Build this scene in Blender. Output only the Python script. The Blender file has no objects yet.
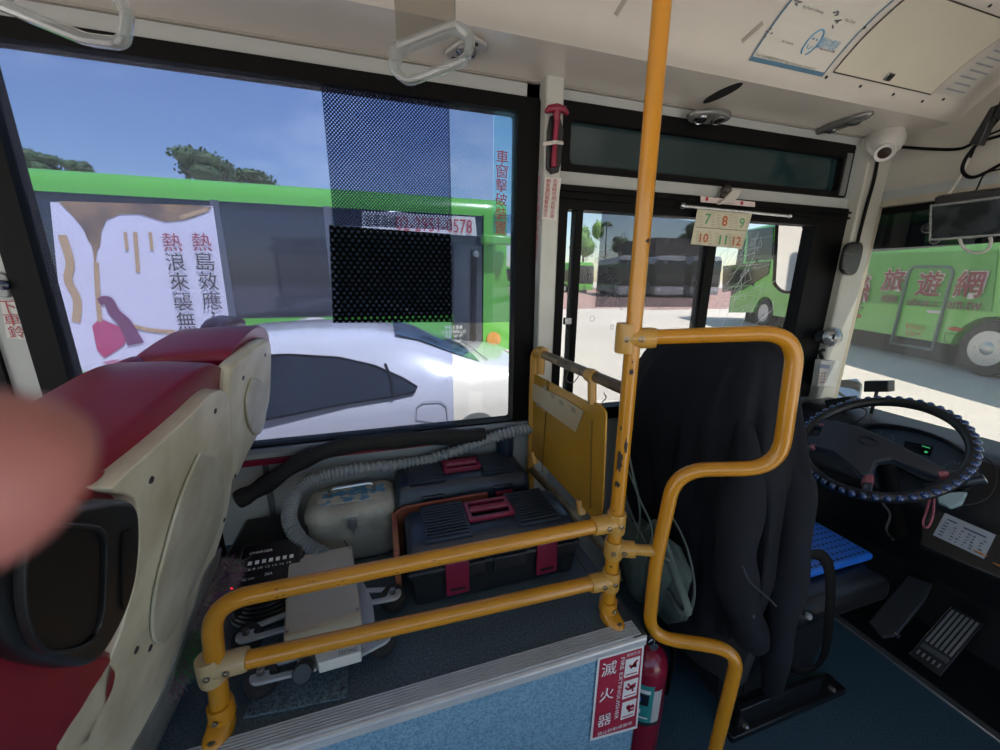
import bpy, bmesh, math, random
import numpy as np
from mathutils import Vector, Matrix, noise
random.seed(7)
SC = bpy.context.scene
COL = SC.collection
R_ = math.radians
V = Vector
# ------------------------------------------------------------ camera, sky, sun, exposure
F = 383.57; H = 1.55                    # focal length in pixels of a 1000x750 frame, eye height over the bus floor
yaw, pitch, roll = R_(17.3036), R_(14.3508), R_(0.5401)
fw = V((math.sin(yaw)*math.cos(pitch), math.cos(yaw)*math.cos(pitch), -math.sin(pitch)))
rt = fw.cross(V((0, 0, 1))).normalized(); up = rt.cross(fw)
rt, up = rt*math.cos(roll)+up*math.sin(roll), -rt*math.sin(roll)+up*math.cos(roll)
EYE = V((0, 0, H))
cam = bpy.data.cameras.new('camera'); camo = bpy.data.objects.new('camera', cam); COL.objects.link(camo)
m = Matrix((rt, up, -fw)).transposed().to_4x4(); m.translation = EYE
camo.matrix_world = m
cam.sensor_width = 36; cam.lens = F/1000*36; cam.clip_start = .01; cam.clip_end = 500
cam.dof.use_dof = True; cam.dof.focus_distance = 1.6; cam.dof.aperture_fstop = cam.lens/1.8
SC.camera = camo
SC.view_settings.view_transform = 'Standard'; SC.view_settings.look = 'None'
SC.view_settings.gamma = 1; SC.view_settings.use_curve_mapping = False
SC.view_settings.exposure = 0.68
SC.cycles.transparent_max_bounces = 24
SC.cycles.max_bounces = 10
w = bpy.data.worlds.new('sky'); SC.world = w; w.use_nodes = True
nt = w.node_tree; nt.nodes.clear()
def N(nt, t, **k):
    n = nt.nodes.new(t)
    for a, b in k.items(): setattr(n, a, b)
    return n
sky = N(nt, 'ShaderNodeTexSky', sky_type='NISHITA'); sky.sun_disc = False
sky.sun_elevation = R_(62); sky.sun_rotation = R_(70); sky.air_density = 1.15; sky.dust_density = .4; sky.ozone_density = 2.2
tc = N(nt, 'ShaderNodeTexCoord'); mp = N(nt, 'ShaderNodeMapping'); mp.inputs['Scale'].default_value = (1, 1, 3.2)
cl = N(nt, 'ShaderNodeTexNoise'); cl.inputs['Scale'].default_value = 2.3; cl.inputs['Detail'].default_value = 9; cl.inputs['Roughness'].default_value = .6
cr = N(nt, 'ShaderNodeValToRGB'); cr.color_ramp.elements[0].position = .52; cr.color_ramp.elements[1].position = .78
mul = N(nt, 'ShaderNodeMath', operation='MULTIPLY'); mul.inputs[1].default_value = .55
mx = N(nt, 'ShaderNodeMix', data_type='RGBA'); mx.inputs['B'].default_value = (7.5, 7.8, 8.3, 1)
bg = N(nt, 'ShaderNodeBackground'); bg.inputs['Strength'].default_value = .19
out = N(nt, 'ShaderNodeOutputWorld')
L = nt.links.new
L(tc.outputs['Generated'], mp.inputs[0]); L(mp.outputs[0], cl.inputs['Vector']); L(cl.outputs[0], cr.inputs[0]); L(cr.outputs[0], mul.inputs[0])
L(mul.outputs[0], mx.inputs['Factor']); L(sky.outputs[0], mx.inputs['A']); L(mx.outputs['Result'], bg.inputs[0]); L(bg.outputs[0], out.inputs[0])
sl = bpy.data.lights.new('sun', 'SUN'); sl.energy = 7.0; sl.angle = R_(.6); sl.color = (1, .96, .9)
so = bpy.data.objects.new('sun', sl); COL.objects.link(so)
so.rotation_euler = V((.30, -.42, .86)).to_track_quat('Z', 'Y').to_euler()
# ------------------------------------------------------------ rays
def ray(x, y): return fw*F+rt*(x-500)-up*(y-375)
def at(x, y, ax, v):
    d = ray(x, y); i = 'xyz'.index(ax); return EYE+d*((v-EYE[i])/d[i])
def ap(x, y, p0, n):
    d = ray(x, y); n = V(n); return EYE+d*((V(p0)-EYE).dot(n)/d.dot(n))
def aw(x, y, dist): return EYE+ray(x, y)/F*dist
# ------------------------------------------------------------ materials
def lin(h):
    h = h.lstrip('#'); c = [int(h[i:i+2], 16)/255 for i in (0, 2, 4)]
    return tuple(x/12.92 if x <= .04045 else ((x+.055)/1.055)**2.4 for x in c)+(1,)
MC = {}
def M(name, col, rough=.5, metal=0, var=.12, scale=18, bump=0, bscale=60, spec=.5, coat=0, col2=None, ramp=(.35, .7), emit=0, trans=0):
    if name in MC: return MC[name]
    mt = bpy.data.materials.new(name); mt.use_nodes = True; nt = mt.node_tree; L = nt.links.new
    b = nt.nodes['Principled BSDF']
    c = lin(col); c2 = lin(col2) if col2 else tuple(x*(1-var) for x in c[:3])+(1,)
    g = N(nt, 'ShaderNodeNewGeometry')
    no = N(nt, 'ShaderNodeTexNoise'); no.inputs['Scale'].default_value = scale; no.inputs['Detail'].default_value = 5
    L(g.outputs['Position'], no.inputs['Vector'])
    r = N(nt, 'ShaderNodeValToRGB'); r.color_ramp.elements[0].position, r.color_ramp.elements[1].position = ramp
    r.color_ramp.elements[0].color = c2; r.color_ramp.elements[1].color = c
    L(no.outputs[0], r.inputs[0]); L(r.outputs[0], b.inputs['Base Color'])
    b.inputs['Roughness'].default_value = rough; b.inputs['Metallic'].default_value = metal
    b.inputs['Specular IOR Level'].default_value = spec; b.inputs['Coat Weight'].default_value = coat
    if bump:
        n2 = N(nt, 'ShaderNodeTexNoise'); n2.inputs['Scale'].default_value = bscale; n2.inputs['Detail'].default_value = 4
        L(g.outputs['Position'], n2.inputs['Vector'])
        bp = N(nt, 'ShaderNodeBump'); bp.inputs['Strength'].default_value = bump; bp.inputs['Distance'].default_value = .01
        L(n2.outputs[0], bp.inputs['Height']); L(bp.outputs[0], b.inputs['Normal'])
    if emit:
        b.inputs['Emission Color'].default_value = c; b.inputs['Emission Strength'].default_value = emit
    if trans: b.inputs['Transmission Weight'].default_value = trans
    MC[name] = mt; return mt
def glass(name, tint, refl=.06, haze=None, hz=.1, rough=0):
    if name in MC: return MC[name]
    mt = bpy.data.materials.new(name); mt.use_nodes = True; nt = mt.node_tree; nt.nodes.clear(); L = nt.links.new
    t = N(nt, 'ShaderNodeBsdfTransparent'); t.inputs[0].default_value = lin(tint)
    g = N(nt, 'ShaderNodeBsdfGlossy'); g.inputs['Roughness'].default_value = rough
    fr = N(nt, 'ShaderNodeFresnel'); fr.inputs[0].default_value = 1.45
    m1 = N(nt, 'ShaderNodeMath', operation='MULTIPLY'); m1.inputs[1].default_value = refl/.04; m1.use_clamp = True
    s = N(nt, 'ShaderNodeMixShader'); o = N(nt, 'ShaderNodeOutputMaterial')
    ge = N(nt, 'ShaderNodeNewGeometry'); sb = N(nt, 'ShaderNodeMath', operation='SUBTRACT'); sb.inputs[0].default_value = 1; m2 = N(nt, 'ShaderNodeMath', operation='MULTIPLY')
    L(ge.outputs['Backfacing'], sb.inputs[1]); L(fr.outputs[0], m1.inputs[0]); L(m1.outputs[0], m2.inputs[0]); L(sb.outputs[0], m2.inputs[1]); L(m2.outputs[0], s.inputs[0]); L(t.outputs[0], s.inputs[1]); L(g.outputs[0], s.inputs[2])
    last = s
    if haze:
        d = N(nt, 'ShaderNodeBsdfDiffuse'); d.inputs[0].default_value = lin(haze)
        tl = N(nt, 'ShaderNodeBsdfTranslucent'); tl.inputs[0].default_value = lin(haze)
        ad = N(nt, 'ShaderNodeMixShader'); ad.inputs[0].default_value = .6; L(d.outputs[0], ad.inputs[1]); L(tl.outputs[0], ad.inputs[2])
        s2 = N(nt, 'ShaderNodeMixShader'); s2.inputs[0].default_value = hz
        L(s.outputs[0], s2.inputs[1]); L(ad.outputs[0], s2.inputs[2]); last = s2
    L(last.outputs[0], o.inputs[0]); MC[name] = mt; return mt
def dots(name, s, r, film, holetint='ffffff', filmalpha=0, squash=1.0):
    """perforated film: a hexagonal lattice of open holes in the plane x-z"""
    mt = bpy.data.materials.new(name); mt.use_nodes = True; nt = mt.node_tree; nt.nodes.clear(); L = nt.links.new
    g = N(nt, 'ShaderNodeNewGeometry'); sp = N(nt, 'ShaderNodeSeparateXYZ'); L(g.outputs['Position'], sp.inputs[0])
    def mth(op, a, b=None):
        n = N(nt, 'ShaderNodeMath', operation=op)
        for i, q in enumerate((a, b)):
            if q is None: continue
            if isinstance(q, (int, float)): n.inputs[i].default_value = q
            else: L(q, n.inputs[i])
        return n.outputs[0]
    sz = s*1.732*squash
    def lat(off):
        a = mth('MULTIPLY', mth('SUBTRACT', mth('FRACT', mth('ADD', mth('DIVIDE', sp.outputs[0], s), 50+off)), .5), s)
        b = mth('MULTIPLY', mth('SUBTRACT', mth('FRACT', mth('ADD', mth('DIVIDE', sp.outputs[2], sz), 50+off)), .5), sz)
        return mth('SQRT', mth('ADD', mth('MULTIPLY', a, a), mth('MULTIPLY', b, b)))
    hole = mth('LESS_THAN', mth('MINIMUM', lat(0), lat(.5)), r)
    t = N(nt, 'ShaderNodeBsdfTransparent'); t.inputs[0].default_value = lin(holetint)
    d = N(nt, 'ShaderNodeBsdfDiffuse'); d.inputs[0].default_value = lin(film)
    t2 = N(nt, 'ShaderNodeBsdfTransparent'); f2 = N(nt, 'ShaderNodeMixShader'); f2.inputs[0].default_value = 1-filmalpha
    L(t2.outputs[0], f2.inputs[1]); L(d.outputs[0], f2.inputs[2])
    s_ = N(nt, 'ShaderNodeMixShader'); o = N(nt, 'ShaderNodeOutputMaterial')
    L(hole, s_.inputs[0]); L(f2.outputs[0], s_.inputs[1]); L(t.outputs[0], s_.inputs[2]); L(s_.outputs[0], o.inputs[0])
    MC[name] = mt; return mt
# ------------------------------------------------------------ mesh helpers
def B(): return bmesh.new()
def bx(bm, a, b):
    a, b = V(a), V(b); r = bmesh.ops.create_cube(bm, size=1)
    for v in r['verts']:
        v.co = V([(a[i]+b[i])/2+v.co[i]*(b[i]-a[i]) for i in range(3)])
    return bm
def obx(bm, c, ax, ay, az, hx, hy, hz):
    r = bmesh.ops.create_cube(bm, size=2); ax, ay, az = V(ax).normalized(), V(ay).normalized(), V(az).normalized()
    for v in r['verts']: v.co = V(c)+ax*v.co.x*hx+ay*v.co.y*hy+az*v.co.z*hz
    return bm
def prism(bm, pts, vec):
    pts = [V(p) for p in pts]; vec = V(vec); n = len(pts)
    a = [bm.verts.new(p) for p in pts]; b = [bm.verts.new(p+vec) for p in pts]
    bm.faces.new(a); bm.faces.new(b[::-1])
    for i in range(n): bm.faces.new((a[i], b[i], b[(i+1) % n], a[(i+1) % n]))
    return bm
def ringprism(bm, outer, inner, vec):
    n = len(outer); vec = V(vec); o = [bm.verts.new(V(p)) for p in outer]; i_ = [bm.verts.new(V(p)) for p in inner]
    o2 = [bm.verts.new(V(p)+vec) for p in outer]; i2 = [bm.verts.new(V(p)+vec) for p in inner]
    for k in range(n):
        l = (k+1) % n
        for q in ((o[k], o[l], i_[l], i_[k]), (o2[l], o2[k], i2[k], i2[l]), (o[l], o[k], o2[k], o2[l]), (i_[k], i_[l], i2[l], i2[k])): bm.faces.new(q)
    return bm
def fillet(pts, r, n=7):
    pts = [V(p) for p in pts]; res = [pts[0]]
    for i in range(1, len(pts)-1):
        p, q, s = pts[i-1], pts[i], pts[i+1]; a = (p-q); b = (s-q)
        d = min(r, a.length*.49, b.length*.49); a = q+a.normalized()*d; b = q+b.normalized()*d
        for k in range(n+1):
            t = k/n; res.append((1-t)**2*a+2*t*(1-t)*q+t*t*b)
    res.append(pts[-1]); return res
def catmull(pts, n=8):
    P = [V(p) for p in pts]; P = [P[0]*2-P[1]]+P+[P[-1]*2-P[-2]]; res = []
    for i in range(1, len(P)-2):
        for k in range(n):
            t = k/n; a, b, c, d = P[i-1:i+3]
            res.append(.5*((2*b)+(c-a)*t+(2*a-5*b+4*c-d)*t*t+(3*b-a-3*c+d)*t**3))
    res.append(P[-2]); return res
def tube(bm, pts, r, seg=12, closed=False, rf=None, cap=True, flat=None):
    pts = [V(p) for p in pts]; n = len(pts); rings = []; prev = None
    for i, p in enumerate(pts):
        if closed: t = (pts[(i+1) % n]-pts[i-1])
        else: t = pts[min(i+1, n-1)]-pts[max(i-1, 0)]
        t.normalize()
        if prev is None:
            a = t.orthogonal().normalized()
            if flat is not None: a = (V(flat)-t*V(flat).dot(t)).normalized()
        else: a = (prev-t*prev.dot(t)).normalized()
        prev = a; b = t.cross(a); rr = rf(i/(n-1)) if rf else r
        r1, r2 = rr if isinstance(rr, tuple) else (rr, rr)
        rings.append([bm.verts.new(p+a*math.cos(2*math.pi*k/seg)*r1+b*math.sin(2*math.pi*k/seg)*r2) for k in range(seg)])
    m_ = n if closed else n-1
    for i in range(m_):
        A, C_ = rings[i], rings[(i+1) % n]
        for k in range(seg): bm.faces.new((A[k], A[(k+1) % seg], C_[(k+1) % seg], C_[k]))
    if not closed and cap: bm.faces.new(rings[0][::-1]); bm.faces.new(rings[-1])
    return bm
def lathe(bm, prof, o, axis=(0, 0, 1), seg=24):
    o = V(o); z = V(axis).normalized(); x = z.orthogonal().normalized(); y = z.cross(x); rings = []
    for r, h in prof:
        rings.append([bm.verts.new(o+z*h+(x*math.cos(2*math.pi*k/seg)+y*math.sin(2*math.pi*k/seg))*max(r, 1e-5)) for k in range(seg)])
    for A, C_ in zip(rings, rings[1:]):
        for k in range(seg): bm.faces.new((A[k], A[(k+1) % seg], C_[(k+1) % seg], C_[k]))
    bm.faces.new(rings[0][::-1]); bm.faces.new(rings[-1]); return bm
def loft(bm, rings, cap=True):
    R = [[bm.verts.new(V(p)) for p in r] for r in rings]
    for A, C_ in zip(R, R[1:]):
        n = len(A)
        for k in range(n): bm.faces.new((A[k], A[(k+1) % n], C_[(k+1) % n], C_[k]))
    if cap: bm.faces.new(R[0][::-1]); bm.faces.new(R[-1])
    return bm
def grid(bm, rows):
    R = [[bm.verts.new(V(p)) for p in r] for r in rows]
    for A, C_ in zip(R, R[1:]):
        for k in range(len(A)-1): bm.faces.new((A[k], A[k+1], C_[k+1], C_[k]))
    return bm
def ball(bm, c, rx, ry=None, rz=None, sub=2):
    r = bmesh.ops.create_icosphere(bm, subdivisions=sub, radius=1); ry = ry or rx; rz = rz or rx
    for v in r['verts']: v.co = V((c[0]+v.co.x*rx, c[1]+v.co.y*ry, c[2]+v.co.z*rz))
    return bm
def ob(name, bm, mat, parent=None, smooth=False, bevel=0, bseg=2, solid=0, sub=0, ang=35):
    bmesh.ops.recalc_face_normals(bm, faces=bm.faces[:])
    me = bpy.data.meshes.new(name)
    off = V((0, 0, 0))
    if parent is None and len(bm.verts):
        lo = [min(v.co[i] for v in bm.verts) for i in range(3)]; hi = [max(v.co[i] for v in bm.verts) for i in range(3)]
        off = V(((lo[0]+hi[0])/2, (lo[1]+hi[1])/2, lo[2]))
        for v in bm.verts: v.co -= off
    bm.to_mesh(me); bm.free()
    o = bpy.data.objects.new(name, me); COL.objects.link(o); me.materials.append(mat); o.location = off
    if parent is not None:
        o.parent = parent; o.matrix_parent_inverse = Matrix.Translation(-WLOC(parent))
    if smooth or bevel or sub:
        for p in me.polygons: p.use_smooth = True
        if not sub: me.set_sharp_from_angle(angle=R_(ang if not bevel else 60))
    if solid: s = o.modifiers.new('solid', 'SOLIDIFY'); s.thickness = solid; s.offset = 0
    if bevel:
        b = o.modifiers.new('bevel', 'BEVEL'); b.width = bevel; b.segments = bseg; b.limit_method = 'ANGLE'; b.angle_limit = R_(40); b.harden_normals = False
    if sub: s = o.modifiers.new('sub', 'SUBSURF'); s.levels = s.render_levels = sub
    return o
def WLOC(o):
    l = o.location.copy()
    while o.parent: 
        # parts keep zero location: the parent-inverse cancels the parent's offset
        l = V((0, 0, 0)); break
    return l
def tag(o, label, cat, group=None, kind=None):
    o['label'] = label; o['category'] = cat
    if group: o['group'] = group
    if kind: o['kind'] = kind
    return o
def thing(name, loc, label, cat, group=None):
    o = bpy.data.objects.new(name, None); COL.objects.link(o); o.location = V(loc); o.empty_display_size = .05
    return tag(o, label, cat, group)
def struct(name, bm, mat, **k):
    o = ob(name, bm, mat, **k)
    if o.parent is None: o['kind'] = 'structure'
    return o
CJK = None
def text_bm(bm, s, c, right, upv, w=None, h=None, ls=1.0, fat=0):
    cu = bpy.data.curves.new('t', 'FONT'); cu.offset = fat; cu.body = s; cu.align_x = 'CENTER'; cu.align_y = 'CENTER'; cu.size = 1; cu.space_line = ls
    cu.resolution_u = 2
    o = bpy.data.objects.new('t', cu); COL.objects.link(o)
    me = bpy.data.meshes.new_from_object(o.evaluated_get(bpy.context.evaluated_depsgraph_get()))
    if len(me.vertices):
        xs = [v.co.x for v in me.vertices]; ys = [v.co.y for v in me.vertices]
        cx, cy = (min(xs)+max(xs))/2, (min(ys)+max(ys))/2; sw, sh = max(xs)-min(xs), max(ys)-min(ys)
        kx = w/sw if w else h/sh; ky = h/sh if h else kx
        right, upv, c = V(right).normalized(), V(upv).normalized(), V(c)
        vs = [bm.verts.new(c+right*(v.co.x-cx)*kx+upv*(v.co.y-cy)*ky) for v in me.vertices]
        for p in me.polygons:
            try: bm.faces.new([vs[i] for i in p.vertices])
            except ValueError: pass
    bpy.data.objects.remove(o); bpy.data.curves.remove(cu); bpy.data.meshes.remove(me)
    return bm
def lettering(name, items, mat, parent, fat=0):
    """items: (string, centre, right, up, width, height)"""
    bm = B()
    for s, c, r, u, w_, h_ in items: text_bm(bm, s, c, r, u, w_, h_, fat=fat)
    me = bpy.data.meshes.new(name); bm.to_mesh(me); bm.free()
    o = bpy.data.objects.new(name, me); COL.objects.link(o); me.materials.append(mat)
    if parent is not None: o.parent = parent; o.matrix_parent_inverse = Matrix.Translation(-WLOC(parent))
    return o
def quad(bm, a, b, c, d): bm.faces.new([bm.verts.new(V(p)) for p in (a, b, c, d)]); return bm
def dup(o, loc, **k):
    c = o.copy(); COL.objects.link(c); c.location = loc
    for ch in list(o.children):
        d = ch.copy(); COL.objects.link(d); d.parent = c
        for g in list(ch.children):
            e = g.copy(); COL.objects.link(e); e.parent = d
    for a, b in k.items(): c[a] = b
    return c
XA, YA, ZA = V((1, 0, 0)), V((0, 1, 0)), V((0, 0, 1))
# common materials
cream = M('cream_panel', 'c9c5b8', .35, var=.07, scale=6, bump=.02)
ceilm = M('ceiling_gelcoat', 'cfc9bd', .22, var=.12, scale=2.2, spec=.6)
blackrub = M('black_rubber', '050506', .6, var=.3, spec=.15)
blackpl = M('black_plastic', '17181a', .42, var=.2, bump=.05, bscale=300)
yellow = M('yellow_paint', 'bd7f14', .28, var=.1, scale=9, coat=.4)
chrome = M('steel', 'b9bbbd', .25, 1, var=.1)
alu = M('aluminium', 'a9adb0', .35, .9, var=.15, scale=40)
maroon = M('maroon_vinyl', '7d1230', .38, var=.12, scale=12, bump=.06, bscale=250)
redink = M('red_ink', 'a02030', .5); darkink = M('dark_ink', '26262c', .5); whiteink = M('white_ink', 'e8e8e6', .5)
paper = M('white_paper', 'dcdcd8', .5, var=.04)
G = -.1
# ============================================================ THE BUS SHELL
D = 1.42; PZ = .605; PY = .682; PX = .634
vinyl = M('blue_vinyl', '3a5766', .5, col2='20343f', scale=210, ramp=(.38, .62), bump=.05, bscale=200)
vinyl2 = M('light_blue_vinyl', '80a4ba', .5, col2='547d96', scale=190, ramp=(.36, .6))
bm = B(); bx(bm, (-2.6, -1.25, -.05), (1.97, D+.03, 0)); struct('floor', bm, vinyl)
bm = B(); bx(bm, (1.97, -1.25, -.05), (2.45, D+.03, .0)); bx(bm, (2.34, -1.25, 0), (2.45, D, .84)); struct('wall_front', bm, M('black_bulkhead', '0c0d0f', .6))
bm = B(); bx(bm, (1.95, .1, 0), (1.985, 1.38, .012)); struct('trim_1', bm, alu, bevel=.003)
# raised box over the wheel
bm = B(); bx(bm, (-2.2, PY, 0), (PX, D+.03, PZ-.012)); struct('trim_2', bm, vinyl2)['label'] = 'light blue speckled side of raised wheel box'
bm = B(); bx(bm, (-2.2, PY+.045, PZ-.012), (PX-.03, D+.03, PZ)); struct('floor_2', bm, M('dark_grey_vinyl', '4a5b64', .55, col2='2b373d', scale=200, ramp=(.38, .62)))
bm = B()
bx(bm, (-2.2, PY-.004, PZ-.03), (PX+.004, PY+.004, PZ+.002)); bx(bm, (-2.2, PY-.004, PZ-.013), (PX, PY+.05, PZ+.001))
for k in range(7): bx(bm, (-2.2, PY+.004+k*.0065, PZ), (PX-.01, PY+.0078+k*.0065, PZ+.006))
tube(bm, [(-2.2, PY-.002, PZ-.004), (PX, PY-.002, PZ-.004)], .007, 8)
struct('trim_3', bm, M('ribbed_nosing', 'c2c4c6', .4, .25))
bm = B(); bx(bm, (PX-.035, PY, PZ-.012), (PX+.004, D, PZ+.003)); bx(bm, (PX, PY, 0), (PX+.004, D, PZ)); struct('trim_4', bm, M('dark_metal_edge', '4a4c4e', .4, .6))
# ---- left wall
wallm = M('wall_laminate', 'a3a6a3', .3, var=.08, scale=5)
bm = B()
bx(bm, (-2.6, D, 0), (.53, D+.06, .952)); bx(bm, (.53, D, 0), (2.36, D+.06, .93))
bx(bm, (-2.6, D, 2.144), (.577, D+.06, 2.23)); bx(bm, (.53, D, .93), (.662, D+.06, 2.23)); bx(bm, (.64, D, 2.155), (2.3, D+.06, 2.23))
bx(bm, (.64, D, 1.884), (2.3, D+.06, 1.93)); bx(bm, (2.2, D, .9), (2.33, D+.06, 2.23)); bx(bm, (-1.02, D, .9), (-.925, D+.06, 2.2))
struct('wall_left', bm, wallm)
bm = B(); bx(bm, (-2.6, D-.03, .955), (.56, D, .97)); struct('trim_5', bm, M('grey_sill', '8f9499', .35, .3))
bm = B(); bx(bm, (-2.6, D-.012, .905), (.56, D, .925)); struct('trim_6', bm, maroon)
bm = B()
for x in (-.43, -1.2): bx(bm, (x, D-.006, PZ), (x+.018, D, .9))
struct('trim_7', bm, M('seam_grey', '55595c', .5))
bm = B(); bx(bm, (-2.6, D-.012, 2.19), (.57, D, 2.198)); bx(bm, (.65, D-.012, 2.19), (2.3, D, 2.198)); struct('trim_8', bm, M('seam_light', '8b877d', .5))
# big side window
def frame(bm, x0, x1, z0, z1, X0, X1, Z0, Z1, y0, y1, r=.03):
    def rr(a, b, c, d, q):
        P = []
        for cx, cz, a0 in ((b-q, d-q, 0), (a+q, d-q, 90), (a+q, c+q, 180), (b-q, c+q, 270)):
            for k in range(5): t = R_(a0+k*22.5); P.append((cx+q*math.cos(t), y0, cz+q*math.sin(t)))
        return P
    return ringprism(bm, rr(X0, X1, Z0, Z1, .01), rr(x0, x1, z0, z1, r), (0, y1-y0, 0))
bm = B(); frame(bm, -.885, .495, .976, 2.10, -.952, .577, .95, 2.146, D-.012, D+.05, .012)
w1 = struct('window_1', bm, blackrub, smooth=True)
gclear = glass('window_glass', 'd2d4d4', .04)
bm = B(); bx(bm, (-.895, D+.02, .96), (.5, D+.026, 2.11)); ob('pane', bm, gclear, w1)
film = glass('washed_sun_film', 'c9d1f2', .02, haze='cdcbe6', hz=.10)  # pale haze put into the film for its sunlit, washed-out look
bm = B(); yf = D+.016
x453 = at(453, 380, 'y', yf)[0]; x493 = at(493, 200, 'y', yf)[0]; z325 = at(470, 323, 'y', yf)[2]
quad(bm, (-.89, yf, .965), (x453, yf, .965), (x453, yf, 2.105), (-.89, yf, 2.105))
ob('sun_film', bm, film, w1)
bm = B(); quad(bm, (x453, yf, z325), (x493, yf, z325), (x493, yf, 2.105), (x453, yf, 2.105)); quad(bm, (x493, yf, z325), (.497, yf, z325), (.497, yf, at(500, 214, 'y', yf)[2]), (x493, yf, at(500, 214, 'y', yf)[2]))
ob('sun_film', bm, glass('blue_sun_film', 'b9c0d6', .03, haze='a8b0d0', hz=.06), w1)
fine = dots('fine_perforated_film', .0042, .0016, 'b8bcc8', filmalpha=.86)
bm = B(); zb, zt = z325+.33, 2.105
xa, xb = at(327, 150, 'y', yf)[0], at(450, 150, 'y', yf)[0]
big1 = thing('perforated_film', (xa, yf-.004, 1.72), 'dark fine-dotted sun film square on upper part of the big side window', 'window film', 'dark dotted films on the big window')
bm = B(); z230 = at(400, 228, 'y', yf)[2]; quad(bm, (xa, yf-.004, z230), (xb, yf-.004, z230), (xb, yf-.004, 2.104), (xa, yf-.004, 2.104))
ob('film_sheet', bm, dots('dark_dotted_film', .0105, .0027, '14162a', 'e8ecf8', squash=.62), big1)
yl = yf-.009
big2 = thing('perforated_film', (at(390, 322, 'y', yl)), 'black coarse-holed film square below the fine-dotted one on the big window', 'window film', 'dark dotted films on the big window')
bm = B(); P = [at(a, b, 'y', yl) for a, b in ((333, 323), (452, 322), (451, 234), (329, 225))]; bm.faces.new([bm.verts.new(p) for p in P])
ob('film_sheet', bm, dots('coarse_dotted_film', .0205, .0052, '070809', '8a9498', squash=.8), big2)
# neighbour window at the far left
bm = B(); frame(bm, -2.4, -1.08, .976, 2.10, -2.5, -1.02, .95, 2.146, D-.012, D+.05); w4 = struct('window_2', bm, blackrub, smooth=True)
bm = B(); bx(bm, (-2.42, D+.02, .96), (-1.07, D+.026, 2.11)); ob('pane', bm, gclear, w4)
# pillar between windows
bm = B(); bx(bm, (.578, D-.055, .62), (.645, D+.03, 2.21)); p1 = struct('trim_9', bm, M('pillar_alu', 'b5b5ae', .38, .25, var=.08), bevel=.006)
# strip window
bm = B(); frame(bm, .70, 2.10, 1.955, 2.10, .648, 2.165, 1.932, 2.157, D-.006, D+.05, .02); w3 = struct('window_3', bm, blackrub, smooth=True)
bm = B(); bx(bm, (.66, D+.02, 1.94), (2.15, D+.026, 2.15)); ob('pane', bm, M('dark_teal_glass', '1f3335', .08, var=.1, scale=2), w3)
bm = B(); bx(bm, (2.115, D-.01, 1.94), (2.15, D+.01, 2.12)); ob('side_post', bm, alu, w3)
# driver window
bm = B(); frame(bm, .70, 2.0, .99, 1.80, .655, 2.2, .935, 1.884, D-.012, D+.05, .012)
for x, wd in ((.742, .028), (1.385, .05)): bx(bm, (x, D-.004, .98), (x+wd, D+.04, 1.81))
for z in (1.835, 1.86): bx(bm, (.66, D-.025, z), (2.2, D-.01, z+.008))
w2 = struct('window_4', bm, blackrub, smooth=True)
bm = B(); bx(bm, (.69, D+.02, .98), (2.01, D+.026, 1.81)); ob('pane', bm, gclear, w2)
bm = B(); P = [at(a, b, 'y', D+.012) for a, b in ((602, 211), (706, 222), (698, 307), (595, 307))]; bm.faces.new([bm.verts.new(p) for p in P])
ob('tint_square', bm, glass('grey_tint', '96989f', .02, haze='50566a', hz=.10), w2)
bm = B(); quad(bm, *[at(a, b, 'y', D+.01) for a, b in ((573, 212), (706, 222), (690, 400), (560, 400))])
ob('dusty_sheet', bm, glass('dust_haze', 'f4f4f4', .02, haze='ecebe6', hz=.07), w2)
bm = B()
for k in range(44):
    c = at(random.uniform(575, 695), random.uniform(225, 350), 'y', D+.008); r = random.choice((.006, .008, .011, .014, .016)); e = random.uniform(.7, 1.3)
    tube(bm, [c+V((math.cos(a)*r*e, 0, math.sin(a)*r/e)) for a in np.linspace(0, 2*math.pi, 15)[:-1]], .0009, 4, closed=True)
ob('water_ring', bm, glass('bubble_rim', 'a9adb0', .1, haze='d0d0d0', hz=.3), w2)
bm = B()
for k in range(34):
    x, y = random.uniform(715, 750), random.uniform(250, 325); a = random.uniform(-1.2, -.5)
    q = [at(x+t*random.uniform(16, 46)*math.cos(a), y+t*30*math.sin(a)+6*math.sin(t*3+k), 'y', D+.008) for t in (0, .33, .66, 1)]
    tube(bm, q, .0006, 4)
ob('scratches', bm, glass('scratch_white', 'e8ecec', .1, haze='ffffff', hz=.5), w2)
bm = B(); c = at(567, 321, 'y', D-.02); bx(bm, c-V((.014, .012, .014)), c+V((.016, .01, .014))); ob('latch', bm, chrome, w2, bevel=.003)
# corner pillar and windscreen
bm = B(); prism(bm, [(2.2, D-.05, .9), (2.34, D-.05, .9), (2.355, D-.05, 2.2), (2.2, D-.05, 2.2)], (0, .1, 0)); struct('trim_10', bm, M('pillar_grey_beige', 'aeaca2', .38, var=.08, scale=6), bevel=.008)
bm = B(); bx(bm, (2.365, D-.03, .88), (2.40, D+.01, 1.93)); struct('trim_11', bm, M('ochre_edge', 'a39a86', .4))
bm = B(); frame_y = [(-1.2, .93), (D, .93), (D, 1.905), (-1.2, 1.905)]
bx(bm, (2.40, -1.25, .84), (2.44, D, .885)); bx(bm, (2.40, -1.25, 1.865), (2.44, D, 1.90)); w5 = struct('window_5', bm, blackrub)
bm = B(); bx(bm, (2.42, -1.25, .88), (2.426, D, 1.87)); ob('pane', bm, glass('windscreen_glass', 'd0d2d0', .04, haze='f2f0ea', hz=.03), w5)
bm = B(); z247 = at(930, 246, 'x', 2.41)[2]; bx(bm, (2.412, -1.25, z247), (2.416, D, 1.87)); ob('tint_band', bm, glass('tint_band', '66686e', .04), w5)
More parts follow.
